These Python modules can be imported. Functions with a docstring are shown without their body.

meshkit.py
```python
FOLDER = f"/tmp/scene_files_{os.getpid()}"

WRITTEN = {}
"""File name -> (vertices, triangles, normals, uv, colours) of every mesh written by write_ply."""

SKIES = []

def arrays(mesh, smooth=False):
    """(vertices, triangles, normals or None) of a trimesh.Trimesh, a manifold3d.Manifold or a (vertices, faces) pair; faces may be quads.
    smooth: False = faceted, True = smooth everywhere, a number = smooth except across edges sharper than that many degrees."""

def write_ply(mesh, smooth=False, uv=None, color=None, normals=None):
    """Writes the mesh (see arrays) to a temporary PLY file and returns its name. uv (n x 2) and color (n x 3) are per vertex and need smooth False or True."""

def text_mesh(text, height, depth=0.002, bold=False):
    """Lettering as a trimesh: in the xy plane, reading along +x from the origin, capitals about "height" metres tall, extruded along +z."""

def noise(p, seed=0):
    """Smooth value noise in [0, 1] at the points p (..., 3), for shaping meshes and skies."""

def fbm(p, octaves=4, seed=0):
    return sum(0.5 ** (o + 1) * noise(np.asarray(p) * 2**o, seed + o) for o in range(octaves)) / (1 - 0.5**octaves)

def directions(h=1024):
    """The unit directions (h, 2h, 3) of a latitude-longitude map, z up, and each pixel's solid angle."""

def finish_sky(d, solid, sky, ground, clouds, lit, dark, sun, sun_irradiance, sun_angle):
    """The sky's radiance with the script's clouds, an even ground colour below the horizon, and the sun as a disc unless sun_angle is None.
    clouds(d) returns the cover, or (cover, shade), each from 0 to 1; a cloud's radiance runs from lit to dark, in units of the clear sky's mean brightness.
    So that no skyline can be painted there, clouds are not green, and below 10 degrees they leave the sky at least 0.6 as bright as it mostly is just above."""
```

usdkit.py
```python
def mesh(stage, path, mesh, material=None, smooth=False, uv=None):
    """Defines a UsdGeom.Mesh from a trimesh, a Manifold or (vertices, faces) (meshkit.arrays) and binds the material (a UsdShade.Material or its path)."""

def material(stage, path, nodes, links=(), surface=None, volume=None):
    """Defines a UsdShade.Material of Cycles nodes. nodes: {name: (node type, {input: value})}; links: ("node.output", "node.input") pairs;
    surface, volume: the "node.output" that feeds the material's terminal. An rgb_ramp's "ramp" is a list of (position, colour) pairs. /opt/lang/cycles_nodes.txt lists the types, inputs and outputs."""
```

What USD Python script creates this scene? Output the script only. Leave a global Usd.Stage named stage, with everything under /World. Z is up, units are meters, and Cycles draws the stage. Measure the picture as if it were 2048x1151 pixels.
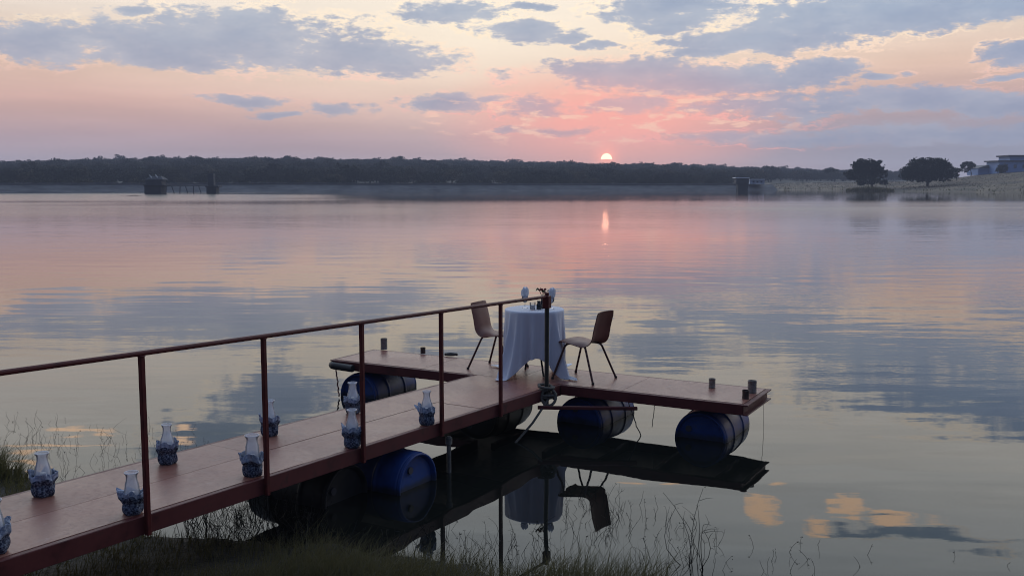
import math, random
import numpy as np, trimesh, manifold3d, usdkit, meshkit
from pxr import Usd, UsdGeom, UsdLux, UsdShade, Gf, Sdf, Vt

stage = Usd.Stage.CreateInMemory()
UsdGeom.SetStageUpAxis(stage, 'Z')
UsdGeom.Xform.Define(stage, '/World')
PI = math.pi
rng = np.random.default_rng(7)

# ------------------------------------------------------------------ camera
EYE, FOCAL, HORIZON = 2.67, 2000.0, 362.0            # eye above the water (m), focal length and horizon row of the 2048 px photograph
PITCH = math.atan((575.5 - HORIZON) / FOCAL)
cam = UsdGeom.Camera.Define(stage, '/World/camera')
cam.CreateHorizontalApertureAttr(36.0)
cam.CreateFocalLengthAttr(36.0 * FOCAL / 2048)
cam.CreateClippingRangeAttr((0.05, 6000.0))
cam.CreateExposureAttr(0.15)
cam.AddTranslateOp().Set(Gf.Vec3d(0, 0, EYE))
cam.AddRotateXOp().Set(90 - math.degrees(PITCH))


def ray(u, v):
    F = np.array([0, math.cos(PITCH), -math.sin(PITCH)]); D = np.array([0, -math.sin(PITCH), -math.cos(PITCH)])
    return F * FOCAL + np.array([1.0, 0, 0]) * (u - 1024) + D * (v - 575.5)


def at(u, v, z):                                      # measured point of the photograph on the level z
    d = ray(u, v)
    return np.array([0, 0, EYE]) + d * ((z - EYE) / d[2])


def atY(u, v, Y):                                     # measured point of the photograph at the distance Y
    d = ray(u, v)
    return np.array([0, 0, EYE]) + d * (Y / d[1])


def sky_at(u, v, mirrored=False):                     # azimuth (from +y, clockwise) and elevation of a sky point
    d = ray(u, v); d /= np.linalg.norm(d)
    return math.atan2(d[0], d[1]), math.asin(-d[2] if mirrored else d[2])


# ------------------------------------------------------------------ sky and sun
SUN_AZ, SUN_EL = sky_at(1213, 313)
SUN = np.array([math.sin(SUN_AZ) * math.cos(SUN_EL), math.cos(SUN_AZ) * math.cos(SUN_EL), math.sin(SUN_EL)])


def s2l(*c):                                          # sRGB 0..255 to linear
    c = np.array(c, float) / 255
    return tuple(np.where(c < 0.04045, c / 12.92, ((c + 0.055) / 1.055) ** 2.4))


class Nodes:
    def __init__(self): self.n, self.l, self.k = {}, [], 0
    def add(self, kind, ins=None, **links):
        self.k += 1; name = f'{kind}_{self.k}'
        self.n[name] = (kind, ins or {})
        for sock, src in links.items():
            if isinstance(src, (int, float)): self.n[name][1][sock] = float(src)
            else: self.l.append((src, f'{name}.{sock}'))
        return name
    def math(self, t, a, b=0.0, c=0.0, clamp=False):
        return self.add('math', {'math_type': t, 'use_clamp': clamp}, value1=a, value2=b, value3=c) + '.value'
    def mix(self, fac, a, b, t='mix', clamp=False):
        ins, links = {'blend_type': t, 'use_clamp_result': clamp}, {}
        for k, x in (('a', a), ('b', b)):
            if isinstance(x, str): links[k] = x
            else: ins[k] = tuple(x)
        return self.add('mix_color', ins, fac=fac, **links) + '.result'
    def ramp(self, fac, stops, interp=True):
        return self.add('rgb_ramp', {'ramp': stops, 'interpolate': interp}, fac=fac) + '.color'
    def rng(self, v, a, b, c=0.0, d=1.0, kind='smoothstep'):
        return self.add('map_range', {'range_type': kind, 'clamp': True, 'from_min': a, 'from_max': b, 'to_min': c, 'to_max': d}, value=v) + '.result'
    def noise(self, vec, scale, detail=4, rough=0.5, dist=0.0, dims='3D', out='fac'):
        return self.add('noise_texture', {'dimensions': dims, 'scale': scale, 'detail': detail, 'roughness': rough, 'distortion': dist}, vector=vec) + '.' + out
    def build(self, path, surface=None, volume=None):
        return usdkit.material(stage, path, self.n, self.l, surface=surface, volume=volume)


def sky_material():
    N = Nodes()
    tc = N.add('texture_coordinate') + '.generated'
    sx = N.add('separate_xyz', vector=tc)
    X, Y, Z = (f'{sx}.{k}' for k in 'xyz')
    az = N.math('arctan2', X, Y); el = N.math('arcsine', Z)
    elp = N.math('maximum', el, 0.0)
    # clear air: a physical sky at sunset, and the thin veil of high cloud that fills most of it, by height
    sky = N.add('sky_texture', {'sky_type': 'single_scattering', 'sun_disc': False, 'sun_elevation': SUN_EL, 'sun_rotation': SUN_AZ, 'altitude': 1200.0, 'aerosol_density': 1.6}) + '.color'
    t = N.math('power', N.math('divide', elp, PI / 2), 0.5)                       # sqrt spreads the low heights
    def P(deg): return math.sqrt(deg / 90)
    veil_w = N.ramp(t, [(0, s2l(150, 148, 163)), (P(1.2), s2l(160, 150, 162)), (P(2.6), s2l(184, 156, 158)), (P(4.3), s2l(214, 174, 162)), (P(6.2), s2l(225, 193, 174)), (P(8.0), s2l(231, 210, 192)),
                        (P(10.3), (0.87, 0.80, 0.73)), (P(14), (1.0, 0.97, 0.90)), (P(20), (0.95, 1.02, 1.05)), (P(28), (0.72, 0.82, 0.95)), (P(45), (0.38, 0.48, 0.66)), (1, (0.20, 0.285, 0.47))])
    veil_e = N.ramp(t, [(0, (0.045, 0.052, 0.085)), (P(8), (0.055, 0.062, 0.11)), (P(25), (0.065, 0.085, 0.16)), (1, (0.20, 0.285, 0.47))])
    west = N.rng(Y, -0.15, 0.85)
    base = N.mix(west, veil_e, veil_w)
    right = N.math('multiply', N.rng(az, 0.10, 0.36), N.rng(el, 0.11, 0.02))
    base = N.mix(N.math('multiply', right, 0.9), base, s2l(138, 146, 166))
    # streaks in the veil
    st = N.add('combine_xyz', x=N.math('multiply', az, 2.2), y=N.math('multiply', el, 26.0), z=1.7) + '.vector'
    streak = N.rng(N.noise(st, 1.6, 4, 0.55, dims='2D'), 0.3, 0.7, 0.93, 1.07, 'linear')
    base = N.mix(1.0, base, N.add('combine_xyz', x=streak, y=streak, z=streak) + '.vector', 'multiply')
    base = N.mix(0.04, base, N.mix(1.0, sky, (SKY_STRENGTH_INV,) * 3, 'multiply'))
    # the glow round the sun, and the paler light over it
    ae = N.add('combine_xyz', x=az, y=el, z=0.0) + '.vector'
    def blob(vec, a, e, ra, re):
        m = N.add('mapping', {'mapping_type': 'point', 'location': (-a / ra, -e / re, 0), 'scale': (1 / ra, 1 / re, 1)}, vector=vec) + '.vector'
        return N.add('gradient_texture', {'gradient_type': 'spherical'}, vector=m) + '.fac'
    g1 = N.math('power', blob(ae, SUN_AZ + 0.005, 0.060, 0.195, 0.064), 1.15)
    g2 = N.math('power', blob(ae, -0.03, 0.145, 0.45, 0.12), 1.3)
    g3 = N.math('power', blob(ae, SUN_AZ, SUN_EL, 0.022, 0.022), 2.0)
    # clouds: their masses by direction, their edges broken by noise
    w1 = N.add('combine_xyz', x=N.math('multiply', az, 9.0), y=N.math('multiply', el, 24.0), z=0.3) + '.vector'
    nz = N.noise(w1, 2.0, 6, 0.66, dims='2D')
    nzb = N.noise(w1, 8.0, 4, 0.62, dims='2D')
    nzb2 = N.noise(N.add('combine_xyz', x=N.math('multiply', az, 9.0), y=N.math('multiply', el, 12.0), z=9.0) + '.vector', 2.2, 3, 0.55, dims='2D')
    warp = N.noise(N.add('combine_xyz', x=N.math('multiply', az, 9.0), y=N.math('multiply', el, 16.0), z=5.0) + '.vector', 1.5, 2, 0.5, dims='2D', out='color')
    wv = N.add('mapping', {'mapping_type': 'point', 'location': (-0.5 * 0.05, -0.5 * 0.02, 0), 'scale': (0.05, 0.02, 0)}, vector=warp) + '.vector'
    aw = N.add('mix_color', {'blend_type': 'add', 'fac': 1.0, 'use_clamp': False, 'use_clamp_result': False}, a=ae, b=wv) + '.result'
    fields = []
    for u, v, ru, rv in CLOUDS:
        a, e = sky_at(u, v); fields.append(blob(aw, a, e, ru / FOCAL * 1.35, rv / FOCAL * 1.35))
    for u, v, ru, rv in CLOUDS_ABOVE:
        a, e = sky_at(u, v, True); fields.append(blob(aw, a, e, ru / FOCAL * 1.35, rv / FOCAL * 1.35))
    while len(fields) > 1:
        fields = [N.math('maximum', *fields[i:i + 2]) if len(fields[i:i + 2]) == 2 else fields[i] for i in range(0, len(fields), 2)]
    # over the rest of the sky an even scatter of cloud
    gen = N.rng(N.noise(N.add('mapping', {'mapping_type': 'point', 'scale': (1, 1, 2.6)}, vector=tc) + '.vector', 3.2, 5, 0.55), 0.50, 0.75, 0.0, 0.5, 'linear')
    gen = N.math('multiply', gen, N.rng(el, 0.42, 0.6))
    F = N.math('maximum', fields[0], gen)
    inside = N.rng(F, 0.0, 0.14)
    F = N.math('add', F, N.math('multiply', N.math('subtract', nz, 0.5), N.math('add', 0.45, N.math('multiply', inside, 0.70))))
    F = N.math('add', F, N.math('multiply', N.math('subtract', nzb, 0.5), N.math('multiply', inside, 0.42)))
    cover = N.rng(N.math('divide', N.math('subtract', F, 0.20), N.math('add', N.rng(el, 0.02, 0.14, 0.42, 0.31), N.rng(el, 0.17, 0.25, 0.0, 0.16))), 0.0, 1.0)
    rim = N.math('multiply', N.math('multiply', N.rng(F, 0.08, 0.22), N.rng(F, 0.36, 0.24)), N.math('multiply', N.rng(nzb2, 0.36, 0.56), inside))
    near = N.rng(N.math('abs' if False else 'absolute', N.math('subtract', az, SUN_AZ)), 0.75, 0.0)
    rimc = N.ramp(t, [(0, (0.85, 0.40, 0.36)), (P(3.4), (0.98, 0.46, 0.40)), (P(5.5), (0.98, 0.62, 0.50)), (P(8), (1.0, 0.82, 0.60)), (P(11), (1.1, 0.92, 0.70)), (P(30), (0.9, 0.85, 0.8)), (1, (0.5, 0.55, 0.65))])
    body = N.ramp(t, [(0, s2l(148, 150, 168)), (P(2), s2l(160, 157, 172)), (P(5), s2l(169, 168, 185)), (P(9), s2l(165, 173, 192)), (P(12), s2l(146, 162, 190)), (P(15), s2l(142, 160, 184)), (P(22), s2l(178, 192, 208)), (P(45), (0.33, 0.40, 0.54)), (1, (0.26, 0.33, 0.48))])
    body = N.mix(N.math('multiply', N.rng(az, -0.05, 0.5), 0.6), body, N.mix(1.0, body, (0.74, 0.88, 1.02), 'multiply'))
    body = N.mix(N.rng(N.noise(w1, 1.2, 4, 0.55, dims='2D'), 0.3, 0.7), N.mix(1.0, body, (0.90, 0.91, 0.95), 'multiply'), N.mix(1.0, body, (1.07, 1.05, 1.03), 'multiply'))
    body = N.mix(N.rng(F, 0.25, 1.1), N.mix(1.0, body, (1.10, 1.06, 1.03), 'multiply'), N.mix(1.0, body, (0.90, 0.93, 0.97), 'multiply'))
    body = N.mix(1.0, body, (1.07, 1.07, 1.00), 'multiply')
    body = N.mix(west, N.mix(1.0, body, (0.5, 0.52, 0.6), 'multiply'), body)
    col = N.mix(N.math('multiply', g2, 0.8), base, (1.0, 0.88, 0.70))
    col = N.mix(N.math('multiply', rim, N.math('multiply', N.math('add', N.math('multiply', near, 0.65), 0.22), N.math('maximum', N.rng(el, 0.06, 0.11), N.rng(N.math('absolute', N.math('subtract', az, SUN_AZ)), 0.26, 0.12))), clamp=True), col, rimc)
    col = N.mix(N.math('multiply', cover, 0.95), col, body)
    pink = N.math('multiply', g1, N.rng(F, 0.75, 0.05, 0.45, 1.0))
    col = N.mix(N.math('multiply', pink, 1.35, clamp=True), col, (1.0, 0.43, 0.34))
    # small lit tufts in the glow
    tn = N.noise(N.add('combine_xyz', x=N.math('multiply', az, 20.0), y=N.math('multiply', el, 75.0), z=2.0) + '.vector', 1.6, 5, 0.6, dims='2D')
    tuft = N.math('multiply', N.rng(tn, 0.54, 0.66), N.rng(blob(ae, SUN_AZ - 0.005, 0.062, 0.26, 0.035), 0.05, 0.5))
    col = N.mix(N.math('multiply', tuft, 0.75), col, (1.0, 0.62, 0.45))
    # bright gold cloudlets high over the sun (they show in the water)
    gold = None
    for u, v, ru, rv in GOLD:
        a, e = sky_at(u, v, True); b = blob(aw, a, e, ru / FOCAL, rv / FOCAL)
        gold = b if gold is None else N.math('maximum', gold, b)
    gs = N.noise(N.add('combine_xyz', x=N.math('multiply', az, 26.0), y=N.math('multiply', el, 150.0), z=0.0) + '.vector', 1.5, 5, 0.62, dims='2D')
    gf = N.math('multiply', N.rng(N.math('add', gold, N.math('add', N.math('multiply', N.math('subtract', gs, 0.5), 1.9), N.math('multiply', N.math('subtract', nzb, 0.5), 0.6))), 0.10, 0.70), N.rng(gold, 0.0, 0.15))
    col = N.mix(gf, col, (1.8, 1.25, 0.85))
    # the sun itself, half sunk in the bank of haze
    col = N.mix(N.math('multiply', g3, 0.75), col, (1.4, 0.5, 0.34))
    dv = N.math('add', N.math('power', N.math('divide', N.math('subtract', az, SUN_AZ), 0.0056), 2.0), N.math('power', N.math('divide', N.math('subtract', el, SUN_EL - 0.0030), 0.0062), 2.0))
    disc = N.math('multiply', N.rng(dv, 1.05, 0.9), N.rng(N.math('add', el, N.math('multiply', N.math('subtract', nzb, 0.5), 0.003)), SUN_EL - 0.0032, SUN_EL - 0.0022))
    col = N.mix(disc, col, (1.75, 1.35, 0.92))
    bg = N.add('background_shader', {'strength': SKY_STRENGTH}, color=N.mix(1.0, col, (1 / SKY_STRENGTH,) * 3, 'multiply'))
    return N.build('/World/Looks/sky', surface=f'{bg}.background')


SKY_STRENGTH = 0.1
SKY_STRENGTH_INV = 0.1
CLOUDS = [(480, 80, 270, 62), (720, 118, 200, 38), (330, 105, 150, 36), (80, 82, 150, 44), (260, 20, 40, 9), (490, 204, 95, 12), (660, 216, 85, 18), (890, 202, 95, 24), (1060, 216, 75, 26), (985, 196, 40, 10),
          (1030, 58, 95, 20), (1130, 72, 70, 14), (1195, 88, 60, 12), (1060, 14, 50, 9), (1340, 50, 95, 26), (1520, 84, 220, 28), (1430, 104, 110, 13), (1640, 50, 180, 36), (1780, 22, 300, 46), (2000, 12, 160, 34), (1430, 10, 60, 10),
          (1250, 146, 210, 32), (1450, 158, 260, 30), (1640, 142, 110, 24), (1255, 208, 120, 22), (1600, 208, 260, 30), (1800, 200, 240, 26), (2010, 205, 130, 30), (2030, 110, 75, 24), (1775, 147, 50, 8), (2000, 150, 42, 7),
          (1880, 268, 330, 22), (1100, 262, 120, 9), (540, 232, 45, 8), (1560, 280, 260, 14)]
CLOUDS_ABOVE = [(1900, 790, 300, 66), (1720, 690, 180, 34), (560, 800, 140, 75), (430, 880, 160, 50), (360, 640, 300, 40), (1330, 700, 160, 40), (1850, 1066, 150, 16), (1740, 1062, 90, 12), (900, 690, 120, 30)]
GOLD = [(1710, 1022, 62, 20), (1800, 1034, 80, 14), (1640, 1045, 36, 14), (1525, 1022, 42, 24), (1550, 965, 20, 13), (1250, 950, 40, 10), (1345, 955, 30, 9), (380, 870, 40, 14), (130, 880, 120, 14), (60, 925, 50, 10)]

dome = UsdLux.DomeLight.Define(stage, '/World/sky')
dome.CreateIntensityAttr(1.0)
UsdShade.MaterialBindingAPI.Apply(dome.GetPrim()).Bind(sky_material())
sun = UsdLux.DistantLight.Define(stage, '/World/sun')
sun.CreateNormalizeAttr(True); sun.CreateIntensityAttr(0.0008); sun.CreateAngleAttr(0.5); sun.CreateColorAttr(Gf.Vec3f(1.0, 0.42, 0.25))
zl = SUN; xl = np.cross([0, 0, 1.0], zl); xl /= np.linalg.norm(xl); yl = np.cross(zl, xl)
sun.AddTransformOp().Set(Gf.Matrix4d(*[float(q) for r in (xl, yl, zl) for q in (*r, 0)], 0, 0, 0, 1))


# ------------------------------------------------------------------ helpers for things, parts and shapes
_used = {}


def numbered(parent, name):
    k = _used.get((parent, name), 0); _used[(parent, name)] = k + 1
    return f'{parent}/{name}' if k == 0 else f'{parent}/{name}_{k:03d}'


def tag(p, label=None, cat=None, group=None, kind=None):
    for key, val in (('label', label), ('category', cat), ('group', group), ('kind', kind)):
        if val: p.SetCustomDataByKey(key, val)
    return p


def thing(name, label, cat, loc=(0, 0, 0), rotz=0.0, group=None):
    x = UsdGeom.Xform.Define(stage, numbered('/World', name))
    x.AddTranslateOp().Set(Gf.Vec3d(*map(float, loc)))
    if rotz: x.AddRotateZOp().Set(math.degrees(rotz))
    return tag(x.GetPrim(), label, cat, group)


def obj(name, m, mat, parent=None, smooth=False, label=None, uv=None):
    base = '/World' if parent is None else str(parent.GetPath())
    p = usdkit.mesh(stage, numbered(base, name), m, mat, smooth=smooth, uv=uv).GetPrim()
    return tag(p, label)


def cat(*ms):
    return trimesh.util.concatenate([m for m in ms if m is not None])


def cbox(sx, sy, sz, c=0.004, at=(0, 0, 0), rot=None):
    """A box with chamfered edges."""
    h = np.array([sx, sy, sz]) / 2; c = min(c, *(h * 0.9))
    pts = [s * (h - np.array([0 if k == a else c for k in range(3)])) for a in range(3) for s in np.array(np.meshgrid([-1, 1], [-1, 1], [-1, 1])).T.reshape(-1, 3)]
    m = trimesh.convex.convex_hull(np.array(pts))
    if rot is not None: m.apply_transform(rot)
    return m.apply_translation(at)


def tube(path, r, sides=8, caps=True):
    p = np.asarray(path, float); n = len(p)
    r = np.broadcast_to(np.asarray(r, float), (n,))
    t = np.gradient(p, axis=0); t /= np.linalg.norm(t, axis=1, keepdims=True) + 1e-12
    ref = np.array([0, 0, 1.0]) if abs(t[0][2]) < 0.9 else np.array([1.0, 0, 0])
    a = np.cross(t[0], ref); a /= np.linalg.norm(a); A = []
    for k in range(n):
        a = a - t[k] * (a @ t[k]); a /= np.linalg.norm(a) + 1e-12; A.append(a.copy())
    A = np.array(A); B = np.cross(t, A)
    ang = np.arange(sides) * 2 * PI / sides
    v = (p[:, None] + r[:, None, None] * (np.cos(ang)[None, :, None] * A[:, None] + np.sin(ang)[None, :, None] * B[:, None])).reshape(-1, 3)
    i, j = np.meshgrid(np.arange(n - 1), np.arange(sides), indexing='ij')
    q = np.stack([i * sides + j, i * sides + (j + 1) % sides, (i + 1) * sides + (j + 1) % sides, (i + 1) * sides + j], -1).reshape(-1, 4)
    f = np.vstack([q[:, [0, 1, 2]], q[:, [0, 2, 3]]])
    if caps:
        m = len(v); v = np.vstack([v, p[0], p[-1]]); k = np.arange(sides)
        f = np.vstack([f, np.stack([(k + 1) % sides, k, np.full(sides, m)], 1), np.stack([(n - 1) * sides + k, (n - 1) * sides + (k + 1) % sides, np.full(sides, m + 1)], 1)])
    return trimesh.Trimesh(v, f, process=False)


def bent(points, r, sides=10, radius=0.05, steps=5):
    """A tube through the points with rounded bends."""
    P = [np.asarray(p, float) for p in points]; out = [P[0]]
    for a, b, c in zip(P[:-2], P[1:-1], P[2:]):
        u, w = (a - b), (c - b); lu, lw = np.linalg.norm(u), np.linalg.norm(w)
        q = min(radius, lu * 0.45, lw * 0.45)
        s, e = b + u / lu * q, b + w / lw * q
        for k in range(steps + 1):
            x = k / steps; out.append((1 - x) ** 2 * s + 2 * x * (1 - x) * b + x * x * e)
    out.append(P[-1])
    return tube(out, r, sides)


def revolve(profile, sides=40):
    """(radius, height) pairs from the bottom up, turned about z."""
    pr = np.array(profile, float); n = len(pr); ang = np.arange(sides) * 2 * PI / sides
    v = np.stack([pr[:, 0, None] * np.cos(ang), pr[:, 0, None] * np.sin(ang), np.repeat(pr[:, 1, None], sides, 1)], -1).reshape(-1, 3)
    i, j = np.meshgrid(np.arange(n - 1), np.arange(sides), indexing='ij')
    q = np.stack([i * sides + j, i * sides + (j + 1) % sides, (i + 1) * sides + (j + 1) % sides, (i + 1) * sides + j], -1).reshape(-1, 4)
    m = trimesh.Trimesh(v, np.vstack([q[:, [0, 1, 2]], q[:, [0, 2, 3]]]), process=False)
    m.update_faces(m.nondegenerate_faces()); return m


def grid(P, closed=False):
    """A sheet from an array of points (rows, columns, 3)."""
    a, b = P.shape[:2]
    i, j = np.meshgrid(np.arange(a - 1), np.arange(b if closed else b - 1), indexing='ij')
    q = np.stack([i * b + j, i * b + (j + 1) % b, (i + 1) * b + (j + 1) % b, (i + 1) * b + j], -1).reshape(-1, 4)
    return trimesh.Trimesh(P.reshape(-1, 3), np.vstack([q[:, [0, 1, 2]], q[:, [0, 2, 3]]]), process=False)


def thick(P, t, closed=False):
    """A sheet with a thickness t along its normals."""
    m = grid(P, closed); n = m.vertex_normals; a, b = P.shape[:2]
    v = np.vstack([m.vertices + n * t / 2, m.vertices - n * t / 2]); k = len(m.vertices)
    f = [m.faces, m.faces[:, ::-1] + k]
    def rim(idx):
        idx = np.asarray(idx); x, y = idx[:-1], idx[1:]
        f.append(np.stack([x, x + k, y + k], 1)); f.append(np.stack([x, y + k, y], 1))
    ids = np.arange(a * b).reshape(a, b)
    if closed:
        rim(np.append(ids[0], ids[0][0])); rim(np.append(ids[-1], ids[-1][0])[::-1])
    else:
        rim(ids[0]); rim(ids[:, -1]); rim(ids[-1][::-1]); rim(ids[::-1, 0])
    m = trimesh.Trimesh(v, np.vstack(f), process=False); m.fix_normals(); return m


def prism(poly, z0, z1):
    p = np.asarray(poly, float)
    cs = manifold3d.CrossSection([p])
    return manifold3d.Manifold.extrude(cs, z1 - z0).translate([0, 0, z0])


def rot(axis, deg):
    return trimesh.transformations.rotation_matrix(math.radians(deg), axis)


# ------------------------------------------------------------------ materials
def pbr(name, color, rough=0.5, vary=None, scale=4.0, bump=0.0, bscale=40.0, spec=0.5, metal=0.0, detail=5, rvary=0.0, translucent=None, sheen=0.0, space='position', stretch=(1, 1, 1)):
    N = Nodes()
    src = N.add('geometry') + '.position' if space == 'position' else N.add('texture_coordinate') + '.object'
    src = N.add('mapping', {'mapping_type': 'point', 'scale': stretch}, vector=src) + '.vector'
    ins = {'base_color': tuple(color), 'roughness': rough, 'specular_ior_level': spec, 'metallic': metal, 'sheen_weight': sheen}
    links = {}
    nz = N.noise(src, scale, detail, 0.6)
    if vary:
        links['base_color'] = N.ramp(nz, vary)
    if rvary:
        links['roughness'] = N.rng(nz, 0.3, 0.7, rough - rvary, rough + rvary, 'linear')
    if bump:
        b = N.add('bump', {'strength': 1.0, 'distance': bump}, height=N.noise(src, bscale, 4, 0.6)) + '.normal'
        links['normal'] = b
    p = N.add('principled_bsdf', ins, **links) + '.BSDF'
    if translucent:
        t = N.add('translucent_bsdf', {'color': tuple(translucent[0])}, **({'color': links['base_color']} if 'base_color' in links else {})) + '.BSDF' if False else None
    return N.build(f'/World/Looks/{name}', surface=p)


def leaf_material(name, stops, trans=0.3, rough=0.6):
    N = Nodes()
    r = N.add('geometry') + '.random_per_island'
    c = N.ramp(r, stops)
    p = N.add('principled_bsdf', {'roughness': rough, 'specular_ior_level': 0.3}, base_color=c) + '.BSDF'
    t = N.add('translucent_bsdf', {}, color=c) + '.BSDF'
    m = N.add('mix_closure', {'fac': trans}, closure1=p, closure2=t) + '.closure'
    return N.build(f'/World/Looks/{name}', surface=m)


def deck_material():
    N = Nodes()
    pos = N.add('geometry') + '.position'
    r = N.add('mapping', {'mapping_type': 'point', 'rotation': (0, 0, -DOCK_ANGLE)}, vector=pos) + '.vector'
    g = N.noise(N.add('mapping', {'mapping_type': 'point', 'scale': (9, 1.1, 9)}, vector=r) + '.vector', 1.6, 6, 0.65)
    big = N.noise(r, 1.5, 5, 0.6)
    fine = N.noise(r, 28, 4, 0.65)
    c = N.ramp(big, [(0.28, (0.125, 0.046, 0.034)), (0.45, (0.165, 0.066, 0.047)), (0.62, (0.195, 0.087, 0.064)), (0.75, (0.16, 0.080, 0.062))])
    c = N.mix(N.rng(g, 0.52, 0.72, 0, 0.30), c, (0.25, 0.165, 0.145))
    c = N.mix(N.rng(fine, 0.58, 0.74, 0, 0.35), c, (0.085, 0.042, 0.038))
    stain = N.noise(r, 4.2, 6, 0.7, 0.8)
    c = N.mix(N.rng(stain, 0.56, 0.70, 0, 0.45), c, (0.075, 0.045, 0.040))
    c = N.mix(N.rng(stain, 0.40, 0.28, 0, 0.40), c, (0.28, 0.185, 0.165))
    rnd = N.add('object_info') + '.random'
    k = N.rng(rnd, 0, 1, 1.10, 1.34, 'linear')
    c = N.mix(1.0, c, N.add('combine_xyz', x=k, y=k, z=k) + '.vector', 'multiply')
    rough = N.math('add', N.rng(big, 0.3, 0.7, 0.26, 0.40, 'linear'), N.rng(fine, 0.4, 0.7, 0.0, 0.10, 'linear'))
    b = N.add('bump', {'strength': 1.0, 'distance': 0.0012}, height=N.math('add', N.math('multiply', fine, 0.7), g)) + '.normal'
    p = N.add('principled_bsdf', {'specular_ior_level': 0.5}, base_color=c, roughness=rough, normal=b) + '.BSDF'
    return N.build('/World/Looks/deck_paint', surface=p)


def water_material():
    N = Nodes()
    pos = N.add('geometry') + '.position'
    s = N.add('separate_xyz', vector=pos)
    def m(sc, off=(0, 0, 0), rz=0.0): return N.add('mapping', {'mapping_type': 'point', 'scale': sc, 'location': off, 'rotation': (0, 0, rz)}, vector=pos) + '.vector'
    patch = N.noise(m((0.035, 0.085, 0), (3.1, 1.2, 0)), 1.0, 3, 0.5)
    patch2 = N.noise(m((0.008, 0.020, 0), (7.7, 2.2, 0)), 1.0, 4, 0.6, 0.6)
    swell = N.noise(m((0.35, 0.9, 0), rz=0.06), 1.0, 2, 0.4)
    ripple = N.noise(m((0.85, 2.3, 0), rz=-0.05), 1.0, 3, 0.5)
    fine = N.noise(m((4.0, 15.0, 0), rz=0.03), 1.0, 2, 0.5)
    on = N.rng(patch, 0.44, 0.62)
    mid = N.math('multiply', N.rng(s + '.y', 10.0, 17.0), N.rng(s + '.y', 120.0, 40.0, 0.45, 1.0))
    amp = N.math('multiply', N.math('add', N.math('multiply', on, 0.95), 0.12), N.math('add', N.math('multiply', mid, 0.85), 0.13))
    h = N.math('add', N.math('multiply', swell, 0.0100), N.math('multiply', N.math('multiply', ripple, amp), 0.0058))
    h = N.math('add', h, N.math('multiply', N.math('multiply', fine, amp), 0.0007))
    b = N.add('bump', {'strength': 1.0, 'distance': 1.0, 'filter_width': 0.1}, height=h) + '.normal'
    far = N.rng(s + '.y', 15.0, 100.0)
    calm = N.rng(s + '.y', 105.0, 150.0)                                              # the lee of the far shore lies still, but for the breeze on the left
    breeze = N.math('multiply', N.rng(N.math('add', s + '.x', N.math('multiply', N.math('subtract', patch2, 0.5), 160.0)), -15.0, -60.0), N.rng(s + '.y', 120.0, 150.0))
    rough = N.math('add', N.math('multiply', N.math('multiply', N.rng(patch2, 0.42, 0.62), far), N.math('multiply_add', calm, -0.08, 0.10)), N.math('add', 0.012, N.math('multiply', far, N.math('multiply_add', calm, -0.078, 0.105))))
    rough = N.math('add', rough, N.math('multiply', breeze, 0.15))
    p = N.add('principled_bsdf', {'base_color': (0.004, 0.0045, 0.0035), 'ior': 1.333, 'specular_ior_level': 0.5}, roughness=rough, normal=b) + '.BSDF'
    return N.build('/World/Looks/water', surface=p)


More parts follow.
